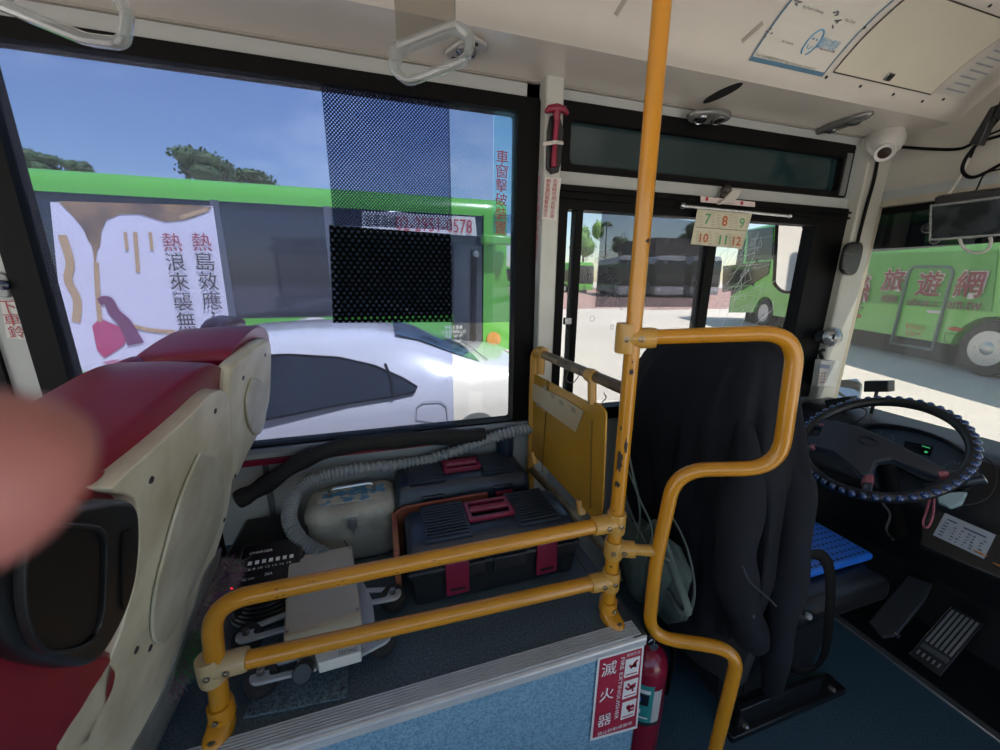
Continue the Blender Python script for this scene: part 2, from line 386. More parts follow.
zh = at(925, 322, 'x', 2.41)[2]
hdr = M('header_panel', 'b2aea3', .4, var=.1, scale=5)
bm = B(); bx(bm, (2.38, -1.25, 1.96), (2.44, D, 2.5)); struct('wall_header', bm, hdr)
bm = B(); bx(bm, (2.36, -1.25, 1.925), (2.44, D, 1.965)); struct('trim_12', bm, M('header_grey', '9ea3a3', .4))
bm = B(); bx(bm, (2.355, -1.25, 1.895), (2.44, D, 1.925)); struct('trim_13', bm, M('header_ochre', 'a59d8d', .5))
bm = B(); bx(bm, (-2.6, -1.27, 0), (.9, -1.22, .92)); bx(bm, (-2.6, -1.27, 2.1), (2.4, -1.22, 2.44)); struct('wall_right', bm, wallm)
# ---- ceiling
CP = [(1.43, 2.195), (1.20, 2.203), (1.165, 2.225), (1.11, 2.278), (1.04, 2.33), (.94, 2.375), (.8, 2.405), (.55, 2.425), (0, 2.435), (-1.25, 2.435)]
CP = [tuple(p) for p in CP]
def ccurve():
    P = [V((0, y, z)) for y, z in CP]; c = [P[0]]+catmull(P[1:], 6)
    return [(p.y, p.z) for p in c]
CC = ccurve(); CT = [0]
for a, b in zip(CC, CC[1:]): CT.append(CT[-1]+math.hypot(b[0]-a[0], b[1]-a[1]))
bm = B(); grid(bm, [[(x, y, z) for y, z in CC] for x in (-2.6, 0, 1.2, 2.4)])
struct('ceiling', bm, ceilm, smooth=True, ang=20, solid=.0)
bm = B(); bx(bm, (-2.6, -1.27, 2.47), (2.44, D+.06, 2.5)); struct('ceiling_2', bm, cream)
def cpt(x, t, off=0):
    t = max(0, min(t, CT[-1]-1e-4)); i = max(k for k in range(len(CT)) if CT[k] <= t); i = min(i, len(CC)-2)
    u = (t-CT[i])/(CT[i+1]-CT[i]); y = CC[i][0]*(1-u)+CC[i+1][0]*u; z = CC[i][1]*(1-u)+CC[i+1][1]*u
    ty, tz = CC[i+1][0]-CC[i][0], CC[i+1][1]-CC[i][1]; l = math.hypot(ty, tz); ty /= l; tz /= l
    T = V((0, ty, tz)); n = XA.cross(T)
    return V((x, y, z))+n*off, T, n
def cs(px, py):
    d = ray(px, py); best = None
    for i in range(len(CC)-1):
        (y0, z0), (y1, z1) = CC[i], CC[i+1]; n = V((0, z1-z0, -(y1-y0))); q = d.dot(n)
        if abs(q) < 1e-9: continue
        s = (V((0, y0, z0))-EYE).dot(n)/q; P = EYE+d*s; l2 = (y1-y0)**2+(z1-z0)**2
        u = ((P.y-y0)*(y1-y0)+(P.z-z0)*(z1-z0))/l2
        if s > 0 and -.001 <= u <= 1.001 and (best is None or s < best[0]): best = (s, P.x, CT[i]+u*math.sqrt(l2))
    return best[1], best[2]
def cpatch(bm, x0, x1, t0, t1, off, nt_=10, nx=2):
    return grid(bm, [[cpt(x0+(x1-x0)*a/nx, t0+(t1-t0)*k/nt_, off)[0] for k in range(nt_+1)] for a in range(nx+1)])
# ============================================================ OUTSIDE
bm = B(); grid(bm, [[(x, y, G) for y in range(-60, 141, 20)] for x in range(-60, 141, 20)])
conc = M('pale_concrete', 'd8cbbe', .85, var=.1, scale=.35, bump=.1, bscale=3)
struct('ground', bm, conc)
bm = B(); bx(bm, (-5, 19, G), (60, 60, G+.012)); bx(bm, (14, 17.5, G), (60, 19, G+.012)); struct('pavement', bm, M('red_paving', 'b08a80', .85, var=.15, scale=.5))
green = M('bus_green', '6cbe4c', .25, var=.05, scale=.6, coat=.5)
dkgreen = M('bus_green_print', '4c9a35', .3, var=.06, scale=1)
darkglass = M('dark_bus_glass', '16202b', .06, var=.4, scale=.5, spec=.8)
tyre = M('tyre_rubber', '1a1a1b', .7); rimm = M('rim_metal', 'b5b8ba', .3, .8)
class Fr:
    def __init__(s, o, f, side): s.o = V(o); s.f = V(f).normalized(); s.s = V(side).normalized()
    def __call__(s, u, w_, z): return s.o+s.f*u+s.s*w_+ZA*z
def fbox(bm, fr, u0, u1, s0, s1, z0, z1): return prism(bm, [fr(u0, s0, z0), fr(u1, s0, z0), fr(u1, s0, z1), fr(u0, s0, z1)], fr.s*(s1-s0))
def wheel(parent, fr, u, r, s0=.02, name='wheel'):
    bm = B(); c = fr(u, s0, r); lathe(bm, [(r*.6, .0), (r*.93, 0), (r, .05), (r, .24), (r*.9, .28), (r*.5, .28)], c, fr.s, 28)
    w_ = ob(name, bm, tyre, parent, smooth=True)
    bm = B(); lathe(bm, [(r*.62, -.012), (r*.58, -.005), (r*.5, .05), (r*.34, .07), (r*.3, .0), (r*.2, -.02), (r*.08, -.03)], c, fr.s, 28)
    for k in range(8):
        a = k*math.pi/4; lathe(bm, [(.018, -.02), (.018, .06)], c+(fr.f*math.cos(a)+ZA*math.sin(a))*r*.42, fr.s, 6)
    ob('rim', bm, rimm, w_, smooth=True)
def coach(name, fr, Ln, Hh, label, wheels, wb=.95, wt=2.55, group=None, bodymat=None, W=2.5, cat='bus', glassmat=None, side0=.6, side1=None, windshield=True):
    bodymat = bodymat or green; glassmat = glassmat or darkglass
    t = thing(name, fr(Ln/2, W/2, 0), label, cat, group)
    # lower body outline with wheel arches
    pr = [(0, .3)]
    for wu, r in sorted(wheels):
        for k in range(13):
            a = math.pi-k*math.pi/12; z = r*.95+math.sin(a)*(r+.09); pr.append((wu+math.cos(a)*(r+.1), max(.3, z)))
    pr += [(Ln-.06, .3), (Ln, .6), (Ln-.03, 1.2), (Ln-.1, 1.7), (0, 1.7)]
    bm = B(); prism(bm, [fr(u, 0, z) for u, z in pr], fr.s*W)
    sec = [(0, 1.7), (0, Hh-.24), (.04, Hh-.12), (.13, Hh-.03), (.3, Hh), (W-.3, Hh), (W-.13, Hh-.03), (W, Hh-.24), (W, 1.7)]
    R = []
    for u, sc in ((0, 0), (0, 1), (Ln-.5, 1), (Ln-.18, 1), (Ln-.1, .97)):
        R.append([fr(u, W/2+(s_-W/2)*(sc if sc else .01), 1.7+(z-1.7)*(sc if sc else .01)) for s_, z in sec])
    loft(bm, R[1:])
    ob('body', bm, bodymat, t, smooth=True, ang=40)
    bm = B(); fbox(bm, fr, side0, side1 or Ln-.15, -.012, .05, wb, wt); fbox(bm, fr, side0, side1 or Ln-.15, W-.05, W+.012, wb, wt)
    wbm = ob('window_band', bm, glassmat, t, bevel=.03)
    if windshield:
        bm = B(); prism(bm, [fr(Ln-.7, -.016, 1.25), fr(Ln-.02, -.016, .95), fr(Ln+.03, -.016, 1.2), fr(Ln-.08, -.016, Hh-.35), fr(Ln-.5, -.016, Hh-.35)], fr.s*(W+.03))
        ob('windscreen', bm, glassmat, t, bevel=.03)
        bm = B()
        for s_ in (.25, W-.25): ball(bm, fr(Ln+.0, s_, .68), .09, .13, .08)
        ob('headlamp', bm, M('lamp_glass', 'd8dcdc', .1), t, smooth=True)
    bm = B(); fbox(bm, fr, .3, Ln-.5, .45, W-.45, .02, .5); fbox(bm, fr, .4, Ln-.6, .03, .12, .16, .45) if False else None; ob('shade_block', bm, M('shade_block_black', '141414', .8), t)  # dark block added so the gap under the body stays dark
    for wu, r in wheels: wheel(t, fr, wu, r)
    return t
# --- bus 1, parallel to ours, behind the white car
f1 = Fr((-9.6, 6.5, G), XA, YA); Hb1 = at(280, 183, 'y', 6.62)[2]-G
zb_ = at(240, 319, 'y', 6.5)[2]-G; zt_ = at(280, 204, 'y', 6.5)[2]-G
L1 = at(513, 240, 'y', 6.5)[0]+9.6
b1 = coach('green_bus', f1, L1, Hb1, 'green bus with cream advert on its side, behind the white car', [(2.6, .48), (8.6, .48)], zb_, zt_, side0=.5, side1=L1-.5, windshield=False)
bm = B()
for px in (224, 332): 
    x = at(px, 260, 'y', 6.5)[0]; bx(bm, (x-.05, 6.47, zb_+G), (x+.05, 6.49, zt_+G))
x = at(165, 260, 'y', 6.5)[0]
ob('window_post', bm, M('post_grey', '5b5f68', .4), b1)
def A1(px, py, off=.0): return at(px, py, 'y', 6.465-off)
bm = B(); bm.faces.new([bm.verts.new(p) for p in (A1(50, 202), A1(213, 206), A1(233, 345), A1(236, 395), A1(80, 395), A1(60, 300))]); 
ad = ob('advert_panel', bm, M('advert_cream', 'e2dbe6', .5, var=.05, scale=1), b1)
bm = B(); bm.faces.new([bm.verts.new(A1(*p, .01)) for p in ((58, 201), (190, 205), (212, 207), (205, 213), (185, 220), (165, 222), (140, 214), (120, 214), (106, 220), (101, 232), (100, 246), (97, 250), (95, 268), (92, 246), (88, 240), (84, 230), (75, 218), (64, 207))])
ob('melting_print', bm, M('print_brown', '5a4c46', .5, col2='a8865e', scale=2.2, ramp=(.35, .65)), ad)
bm = B()
for pts, r in ((((62, 235), (70, 262), (68, 280), (77, 300), (76, 322)), .05), (((96, 262), (98, 300), (100, 322)), .03), (((125, 232), (127, 250)), .02), (((135, 232), (138, 272)), .025), (((150, 232), (152, 250)), .02), (((180, 218), (208, 209)), .03), (((130, 325), (150, 330), (175, 332)), .03)):
    q = catmull([A1(*p, .012) for p in pts], 4); tube(bm, q, r, 6, flat=(0, 1, 0), rf=lambda t, r=r: (.004, r))
ob('drip_print', bm, M('print_tan', 'c7a478', .5), ad)
bm = B(); bm.faces.new([bm.verts.new(A1(*p, .013)) for p in ((92, 326), (100, 318), (108, 322), (118, 326), (128, 334), (124, 345), (114, 352), (104, 358), (97, 350))])
ob('flower_print', bm, M('print_pink', 'c44a72', .5), ad)
bm = B(); q = catmull([A1(*p, .016) for p in ((99, 302), (108, 300), (114, 312), (124, 322), (131, 334), (136, 344))], 5); tube(bm, q, .08, 6, flat=(0, 1, 0), rf=lambda t: (.004, .05+.06*t))
ob('snake_print', bm, M('print_plum', '7c4260', .5), ad)
up1 = ZA
it = []
def px_text(s, px, py, w_px, h_px, A=A1, off=.03, right=XA, upv=ZA):
    c = A(px, py, off); a = A(px-w_px/2, py, off); b = A(px+w_px/2, py, off); e = A(px, py-h_px/2, off); g = A(px, py+h_px/2, off)
    return (s, c, right, upv, (b-a).length, (g-e).length)
red_, dk_ = [], []
for i, ch in enumerate('熱島效應'): (red_ if i == 0 else dk_).append(px_text(ch, 201.5+i*3.4, 242+i*19.5, 19, 18))
for i, ch in enumerate('熱浪來襲無'): (red_ if i == 0 else dk_).append(px_text(ch, 172+i*3.6, 242+i*19.8, 19, 18))
dk_.append(px_text('，', 213, 315, 4, 7))
lettering('advert_lettering', red_, M('advert_red', 'a8404c', .5), ad); lettering('advert_lettering', dk_, M('advert_dark', '4a4440', .5), ad)
# destination sign strip, door glass, posts, mirror arm
bm = B(); P = [A1(362, 211, .02), A1(475, 217, .02), A1(477, 236, .02), A1(362, 231, .02)]; bm.faces.new([bm.verts.new(p) for p in P])
sg = ob('phone_sign', bm, paper, b1)
lettering('sign_lettering', [px_text('02-2951-0578', 435, 225, 76, 14, off=.04)], M('sign_red', 'c23848', .5), sg)
lettering('sign_lettering', [px_text('遊車專線', 381, 221, 32, 13, off=.04)], darkink, sg)
bm = B(); q = [A1(*p, .03) for p in ((484, 214), (496, 216), (494, 352), (483, 352))]; prism(bm, q, (0, .06, 0)); ob('corner_post', bm, green, b1)
bm = B(); q = [A1(*p, .06) for p in ((480, 235), (512, 238), (512, 246), (481, 245))]; prism(bm, q, (0, -.2, 0)); ob('mirror_arm', bm, green, b1, bevel=.03)
bm = B(); q = [A1(*p, .03) for p in ((454, 244), (482, 246), (482, 350), (454, 350))]; prism(bm, q, (0, .03, 0)); dr = ob('front_door', bm, M('door_glass', '4a555e', .1, col2='2a333c', scale=1.5), b1)
bm = B(); tube(bm, [A1(474, 250, .05), A1(473, 350, .05)], .05, 6); ob('door_rail', bm, blackrub, dr)
bm = B(); ball(bm, A1(476, 254, .08), .06); ob('door_lamp', bm, rimm, dr, smooth=True)
bm = B(); lathe(bm, [(.13, 0), (.13, .05), (.07, .06)], A1(493, 339, .0), (0, -1, 0), 20); ob('side_reflector', bm, M('amber_lamp', 'd89a50', .3), b1)
lettering('body_lettering', [('\n'.join(['甲種大客車', '空車重9890公斤', '載重 187-FT', '座位 23 人', '立位 43 人']), A1(454, 336, .04), XA, ZA, .42, .36)], whiteink, b1)
# --- white car
def CA(px, py, y=3.25): return at(px, py, 'y', y)
t = thing('car', (-.9, 4.1, G), 'white car parked right beside the big side window', 'car')
white = M('car_white', 'd6d3d2', .2, var=.02, coat=.8)
yc = 3.98
def sect(x):       # (half width, belt z, roof z or None)
    pass
prof = [(-3.6, .35), (-3.65, .55), (-3.55, .72), (-2.7, .86), (-2.0, 1.0), (-1.6, 1.16), (-1.1, 1.245), (-.5, 1.27), (.1, 1.24), (.5, 1.14), (.85, .98), (1.12, .86), (1.42, .80), (1.52, .70), (1.55, .5), (1.5, .2), (1.4, .08)]
prof = [(x, z) for x, z in prof]
rings = []
xs = [-3.62, -3.5, -3.0, -2.5, -2.0, -1.6, -1.1, -.6, -.1, .3, .6, .85, 1.05, 1.25, 1.42, 1.52]
def topz(x):
    P = [(-3.65, .4), (-3.5, .56), (-2.7, .70), (-2.2, .78), (-1.6, 1.0), (-1.1, 1.09), (-.5, 1.12), (.05, 1.085), (.35, 1.0), (.6, .89), (.85, .80), (1.1, .765), (1.35, .74), (1.5, .68), (1.56, .55)]
    for (a, b), (c, d) in zip(P, P[1:]):
        if a <= x <= c: return b+(d-b)*(x-a)/(c-a)
    return .5
for x in xs:
    tz = topz(x); belt = min(.58+.05*min(1, max(0, (x+3)/3)), tz-.02); hw = .9-(.12 if x < -3.3 else 0)-(.10 if x > 1.45 else 0)-.03*max(0, x-1.0)
    cab = max(0, min(1, (tz-belt)/.5)); rw = hw-.05-.22*cab
    S = [(-hw+.05, .02), (-hw, .2), (-hw-.005, .45), (-hw+.01, belt-.06), (-hw+.05, belt), (-rw-.03, belt+(tz-belt)*.75), (-rw+.08, belt+(tz-belt)*.95), (-rw*.5, tz), (0, tz+.012)]
    S = S+[(-a, b) for a, b in S[::-1][1:]]
    rings.append([(x, yc+a, b) for a, b in S])
bm = B(); loft(bm, rings); ob('body', bm, white, t, smooth=True, ang=60)
cg = M('car_glass', '2c3640', .07, var=.3, scale=3)
def carside(px, py):
    """pixel onto the sloping side glass plane"""
    return ap(px, py, (0, yc-.862, .63), V((0, -1, .42)).normalized())
q = [carside(a, b) for a, b in ((150, 385), (190, 366), (240, 357), (290, 355), (340, 358), (375, 366), (402, 378), (417, 387), (414, 392), (392, 397), (350, 403), (270, 419), (180, 426), (150, 420))]
bm = B(); prism(bm, [p+V((0, -.022, .008)) for p in q], (0, .05, -.02)); sg = ob('side_window', bm, cg, t)
bm = B(); tube(bm, [p+V((0, -.024, .008)) for p in q], .009, 6, closed=True); ob('window_seal', bm, blackrub, sg)
bm = B(); q2 = [carside(a, b)+V((0, -.03, .01)) for a, b in ((385, 364), (391, 380), (393, 398))]; tube(bm, q2, .012, 6); ob('window_divider', bm, blackrub, sg)
# rear screen
bm = B()
def rs(x, y): return V((x, y, topz(x)+.014-.02*((y-yc)/.7)**2))
rw = [[rs(x, yc+s_*(.56+.14*(x-.1))) for s_ in np.linspace(-1, 1, 9)] for x in np.linspace(.12, .84, 8)]
grid(bm, rw); ob('rear_screen', bm, M('screen_glass', '5d7f98', .05, var=.5, col2='28343e', scale=4), t, smooth=True)  # blue reflection put into the glass colour
bm = B(); ball(bm, (1.38, yc-.76, .56), .20, .14, .085, 3); ob('tail_lamp', bm, M('tail_lamp_red', 'b43a4a', .15, col2='c9a0a4', scale=8), t, smooth=True)
bm = B(); q = [at(a, b, 'y', yc-.909) for a, b in ((416, 420), (417, 407), (424, 402), (440, 401), (446, 406), (448, 424))]; tube(bm, q, .004, 5, closed=True); ob('fuel_flap', bm, M('panel_gap', '8d8b8a', .5), t)
bm = B(); tube(bm, [(.9, yc-.845, .60), (1.2, yc-.83, .61)], .004, 5); tube(bm, [(.93, yc-.6, .80), (.93, yc+.6, .80)], .004, 5); ob('panel_gap', bm, M('panel_gap', '8d8b8a', .5), t)
for x in (-2.7, .75):
    fr = Fr((x, yc-.915, G), XA, YA); wheel(t, fr, 0, .31)
# --- bus 3 ahead, side on, seen through windscreen and driver window
A0, B0 = aw(985, 352, 6.8), aw(763, 312, 13.5)
dr_ = V((B0.x-A0.x, B0.y-A0.y, 0)).normalized(); sd = V((dr_.y, -dr_.x, 0)); 
wbs = (B0-A0).length
f3 = Fr((A0.x-dr_.x*3.2, A0.y-dr_.y*3.2, G), dr_, sd)
uw = 3.2+wbs
def A3(px, py, off=0): return ap(px, py, f3.o-f3.s*off, f3.s)
def U3(px, py): return (A3(px, py)-f3.o).dot(f3.f)
z3b = A3(930, 248)[2]-G
b3 = coach('green_bus', f3, uw+2.5, 3.55, 'big green tour bus side-on ahead with red brush lettering', [(3.2, .5), (uw, .5)], z3b, 2.85, side0=.2, side1=uw+1.3)
bm = B()
prism(bm, [f3(uw+.3, -.02, 1.0), f3(uw+1.6, -.02, 1.9), f3(uw+2.4, -.02, 1.35), f3(uw+2.44, -.02, 2.9), f3(uw-.2, -.02, 2.9), f3(uw-.2, -.02, 1.6)], f3.s*.03) if False else None
fbox(bm, f3, uw-.9, uw-.82, -.025, 0, 1.6, 2.85); fbox(bm, f3, uw+.9, uw+.98, -.025, 0, 1.4, 2.85)
ob('window_post', bm, blackrub, b3)
# darker green film band with the lettering
bm = B(); q = [A3(a, b, .018) for a, b in ((838, 255), (998, 250), (991, 312), (835, 300))]; prism(bm, q, f3.s*.01); band = ob('print_band', bm, dkgreen, b3)
r3 = -f3.f
def T3(s, px, py, w_, h_, sh=0): return px_text(s, px, py, w_, h_, A=A3, off=.05, right=r3+ZA*sh)
rd = M('brush_red', '8e1f30', .5)
for _p in (((748, 230), (773, 227), (772, 256), (746, 262)), ((723, 266), (770, 261), (768, 274), (742, 290), (722, 292))):
    bm = B(); prism(bm, [A3(a, b, .03) for a, b in _p], f3.s*.02); ob('front_side_glass', bm, darkglass, b3)
brush = [('絲', 857, 288, 26, 30), ('旅', 893, 280, 22, 21), ('遊', 929, 284, 25, 24), ('網', 969, 284, 28, 26), ('升', 852, 308, 14, 22)]
lettering('letter_outline', [(lambda q: (q[0], q[1]+f3.s*.012, q[2], q[3], q[4]*1.10, q[5]*1.10))(T3(*k)) for k in brush], M('outline_pale', 'd2c4bc', .5), b3, fat=.035)
lettering('bus_lettering', [T3(*k) for k in brush], rd, b3, fat=.012)
lettering('bus_lettering', [T3('www.', 889, 299, 18, 8), T3('ubus.c', 922, 302, 31, 8), T3('om.tw', 963, 305, 36, 9)], M('text_brown', '6e2f30', .5), b3, fat=.01)
bm = B(); q = [A3(a, b, .03) for a, b in ((891, 343), (909, 272), (913, 267), (949, 267), (953, 272), (932, 350))]; q = fillet(q+[q[0]], .05)[:-1]; tube(bm, q, .03, 6, closed=True)
dd = ob('emergency_door', bm, M('door_seal', '5d6f66', .4), b3)
lettering('door_lettering', [T3('緊急出口', 915, 327, 20, 5), T3('EXIT', 914, 334, 16, 4)], M('orange_ink', 'd8503a', .5), dd)
bm = B(); fbox(bm, f3, U3(936, 311)-.15, U3(936, 311)+.15, -.03, 0, A3(936, 312)[2]-G-.03, A3(936, 312)[2]-G+.03); ob('door_handle', bm, rimm, dd)
bm = B(); c = A3(956, 329); ball(bm, c-f3.s*.01, .03, .11, .04); c = A3(859, 316); ball(bm, c-f3.s*.01, .03, .11, .04); ob('side_marker', bm, M('marker_orange', 'd8603a', .3), b3)
bm = B(); q = [A3(a, b, .02) for a, b in ((944, 342), (945, 333), (957, 334), (956, 346))]; tube(bm, q, .008, 4, closed=True); ob('small_flap', bm, M('panel_line_green', '3f8a26', .5), b3)
# --- far vehicles in the lot beyond the driver window
wt_ = M('coach_white', 'd4d8dc', .3); bk_ = M('coach_silver', '9aa0a8', .3)
for i, (px, w_, mat, gl, lb) in enumerate(((618, 33, wt_, darkglass, 'white-fronted coach parked far off, left of the yellow pole'), (655, 33, wt_, darkglass, 'white-roofed coach far off just right of the yellow pole'), (690, 33, bk_, darkglass, 'silver coach parked far off below the calendar'))):
    c = aw(px, 290, w_); fr = Fr((c.x, c.y, G), V((-.35, -1, 0)), V((1, -.35, 0)))
    fr.o = fr.o-fr.f*9
    coach('parked_coach', fr, 9, 3.5, lb, [(2, .45), (7, .45)], 1.0, 2.9, bodymat=mat, W=2.4, group='coaches parked across the lot')
for px, w_, lb in ((577, 42, 'green bus parked far across the lot under the round tree'), (546, 66, 'green bus far off seen in the gap beside the pillar')):
    c = aw(px, 288, w_); fr = Fr((c.x, c.y, G), V((.3, -1, 0)), V((1, .3, 0))); fr.o = fr.o-fr.f*9
    coach('parked_bus', fr, 9, 3.3, lb, [(2, .45), (7, .45)], 1.2, 2.5, W=2.5, group='green buses parked across the lot')
for px, w_, lb in ((448, 56, 'green bus far off, seen through the door of the nearest green bus'), (505, 64, 'green bus far off seen beyond the nearest bus front')):
    c = aw(px, 288, w_); fr = Fr((c.x, c.y, G), V((.1, -1, 0)), V((1, .1, 0))); fr.o = fr.o-fr.f*9
    coach('parked_bus', fr, 9, 3.3, lb, [(2, .45), (7, .45)], 1.2, 2.5, W=2.5, group='green buses parked across the lot')
# --- trees
leafm = M('leaves_green', '4f6b35', .6, var=.5, scale=1.2, col2='33461f'); leaf2 = M('leaves_bright', '6f9a3c', .6, col2='4d7328', scale=1.2); bark = M('bark', '5a4a3c', .8)
def tree(px, py, dist, wpx, hpx, label, mat=leafm, n=900, seed=1, palm=False):
    rnd = random.Random(seed); c = aw(px, py, dist); k = dist/F; rx, rz = wpx*k/2, hpx*k/2
    t = thing('palm_tree' if palm else 'tree', (c.x, c.y, G), label, 'tree')
    bm = B(); tube(bm, [(c.x, c.y, G), (c.x+.1, c.y, (G+c.z)/2), (c.x, c.y, c.z)], .2, 7, rf=lambda t_: .25*(1-.5*t_)*(.5 if palm else 1)); ob('trunk', bm, bark, t)
    bm = B()
    if palm:
        for a in range(14):
            th = a*2*math.pi/14+.2; q = [(c.x+math.cos(th)*rx*s_, c.y+math.sin(th)*rx*s_, c.z+rz*(s_*.9-1.5*s_*s_)) for s_ in (0, .3, .6, .85, 1)]
            tube(bm, q, .2, 5, flat=(0, 0, 1), rf=lambda t_: (.04, .28*(1-t_)+.04))
    else:
        lob = [(rnd.uniform(-.6, .6), rnd.uniform(-.6, .6), rnd.uniform(-.5, .45), rnd.uniform(.38, .6)) for _ in range(9)]
        for lx, ly, lz, lr in lob: ball(bm, (c.x+lx*rx, c.y+ly*rx, c.z+lz*rz), lr*rx*.8, lr*rx*.8, lr*rz*.9, 2)
        for _ in range(n):
            lx, ly, lz, lr = rnd.choice(lob); d = V([rnd.gauss(0, 1) for _ in range(3)]).normalized()*lr*rnd.uniform(.7, 1.12)
            p = V((c.x+(lx+d.x)*rx, c.y+(ly+d.y)*rx, c.z+(lz+d.z)*rz)); a = V([rnd.gauss(0, 1) for _ in range(3)]).normalized(); b = a.orthogonal().normalized(); s_ = rx*rnd.uniform(.04, .09)
            quad(bm, p-a*s_, p+b*s_*.6, p+a*s_, p-b*s_*.6)
    ob('fronds' if palm else 'foliage', bm, mat, t)
tree(205, 168, 26, 60, 34, 'broad dark green tree rising behind the green bus roof, biggest there', seed=3)
tree(240, 178, 38, 62, 18, 'low spreading tree just right of the biggest one behind the bus roof', seed=4)
tree(40, 163, 30, 34, 24, 'small tree at the far left above the bus roof', seed=5)
tree(78, 167, 30, 24, 18, 'smallest tree above the green bus roof, second from the left', seed=6)
tree(584, 238, 62, 34, 42, 'bright round tree seen left of the dark film square', leaf2, seed=7)
tree(560, 238, 66, 16, 36, 'bright green tree seen in the narrow gap beside the pillar', leaf2, seed=8)
tree(622, 244, 60, 22, 20, 'dark little tree behind the white-fronted coach', seed=9)
tree(694, 236, 62, 34, 28, 'dark tree at the left edge of the calendar', seed=10)
tree(607, 223, 56, 12, 12, 'thin palm tree left of the yellow pole', palm=True, seed=11)
bm = B(); c = aw(668, 250, 50); bx(bm, (c.x-3.5, c.y-2, G), (c.x+3.5, c.y+6, aw(668, 240, 50).z))
for k in range(6): bx(bm, (c.x-3+k, c.y-2.05, c.z-1), (c.x-2.5+k, c.y-1.9, c.z))
tag(ob('building', bm, M('building_dark', '5a5350', .7)), 'dark flat building far beyond the parked coaches', 'building')
# --- our own outside mirrors
mir = M('mirror_face', 'e8eaea', .01, 1, var=0)
fr_m = at(790, 260, 'y', 1.95)
P = [at(a, b, 'y', 1.85) for a, b in ((777, 222), (817, 226), (808, 293), (782, 292), (774, 284))]
ctr = sum(P, V())/5
t = thing('door_mirror', ctr, 'large outside mirror by the driver window showing pale ground', 'mirror')
# the mirror stands ahead and faces back and down toward the driver
nrm = (EYE-ctr).normalized(); tgt = V((-.35, .45, -.82)).normalized(); nn = (nrm+tgt).normalized()
P = [ap(a, b, ctr, nn) for a, b in ((777, 222), (817, 226), (808, 293), (782, 292), (774, 284))]
P = fillet([(P[0]+P[1])/2]+[P[1], P[2], P[3], P[4], P[0]]+[(P[0]+P[1])/2], .03)[:-1]
bm = B(); prism(bm, [ctr+(p-ctr)*1.06-nn*.004 for p in P], -nn*.05); ob('mirror_shell', bm, blackrub, t, bevel=.01)
bm = B(); bm.faces.new([bm.verts.new(p) for p in P]); mg = ob('mirror_glass', bm, mir, t)
bm = B(); tube(bm, [p+nn*.002 for p in P], .009, 6, closed=True); ob('mirror_rim', bm, blackrub, mg)
bm = B(); tube(bm, [ctr-nn*.04+ZA*.1, ctr-nn*.04+V((.25, -.1, .28)), (2.45, 1.46, 2.0)], .014, 8); ob('mirror_arm', bm, blackrub, t, smooth=True)
P = [at(a, b, 'x', 2.75) for a, b in ((823, 382), (856, 379), (861, 384), (858, 400), (850, 412), (818, 410))]; ctr = sum(P, V())/6
t = thing('convex_mirror', ctr, 'small outside mirror low at the windscreen corner reflecting green', 'mirror')
nn = ((EYE-ctr).normalized()+V((-.2, .3, .6)).normalized()).normalized(); P = [ap(p_[0], p_[1], ctr, nn) for p_ in ((823, 382), (856, 379), (861, 384), (858, 400), (850, 412), (818, 410))]
bm = B(); prism(bm, [ctr+(p-ctr)*1.05-nn*.003 for p in P], -nn*.02); ob('mirror_shell', bm, M('mirror_back', '8a8f8c', .4), t)
bm = B(); bm.faces.new([bm.verts.new(p) for p in P]); ob('mirror_glass', bm, mir, t)
bm = B(); tube(bm, [ctr-nn*.02, ctr+V((.0, .05, -.25)), (2.46, 1.3, .8)], .01, 6); ob('mirror_arm', bm, blackrub, t)
# ============================================================ ON THE CEILING AND THE PILLARS
def cP(px, py, off=.0):
    x, t = cs(px, py); return cpt(x, t, off)
# notice sheet on the front dome
xa, ta = cs(748, 60); xb, tb = cs(822, 76); TT = ta+.42
bm = B(); cpatch(bm, xa, xb, ta, TT, .002, 16, 3)
po = tag(ob('notice_sheet', bm, M('notice_film', 'cfccc0', .3, var=.05, scale=8)), 'printed courtesy notice sheet with blue border stuck on the front ceiling', 'notice')
bl = M('print_blue', '45708a', .4)
bm = B(); bb = .006
cpatch(bm, xa, xb, ta, ta+.012, .003, 3, 3); cpatch(bm, xa, xa+bb, ta, TT, .003, 14, 1); cpatch(bm, xb-bb, xb, ta, TT, .003, 14, 1)
ob('border', bm, bl, po)
def ctext(s, px, py, w_, h_, off=.004):
    p, T, n = cP(px, py, off); return (s, p, XA, T, w_, h_)
lettering('lettering', [ctext('謝謝您的合作 Thank You for your Cooperation', 792, 63, .21, .011), ctext('No Food or Drinking', 813, 9, .085, .009), ctext('No Smoking', 787, 42, .05, .009), ctext('Use Clean', 850, 20, .045, .008), ctext('Your License', 762, 55, .06, .009)], M('grey_ink', '6a6a66', .5), po)
lettering('blue_lettering', [ctext('讚好禮貌', 828, 44, .085, .030)], M('print_light_blue', '6fa9cc', .4), po)
lettering('red_lettering', [ctext('Best for drive Daily', 827, 50, .07, .008)], redink, po)
bm = B(); p, T, n = cP(812, 42, .004); q = [p+XA*.024*math.cos(a)+T*.034*math.sin(a) for a in np.linspace(-1.2, 4.3, 22)]; tube(bm, q, .0022, 6)
q = [p+XA*.012*math.cos(a)+T*.016*math.sin(a) for a in np.linspace(3.5, 5.8, 8)]; tube(bm, q, .001, 5)
for s_ in (-1, 1): ball(bm, p+XA*.008*s_+T*.009, .0028)
ob('smiling_face', bm, M('smile_blue', '5a9cc4', .4), po)
bm = B()
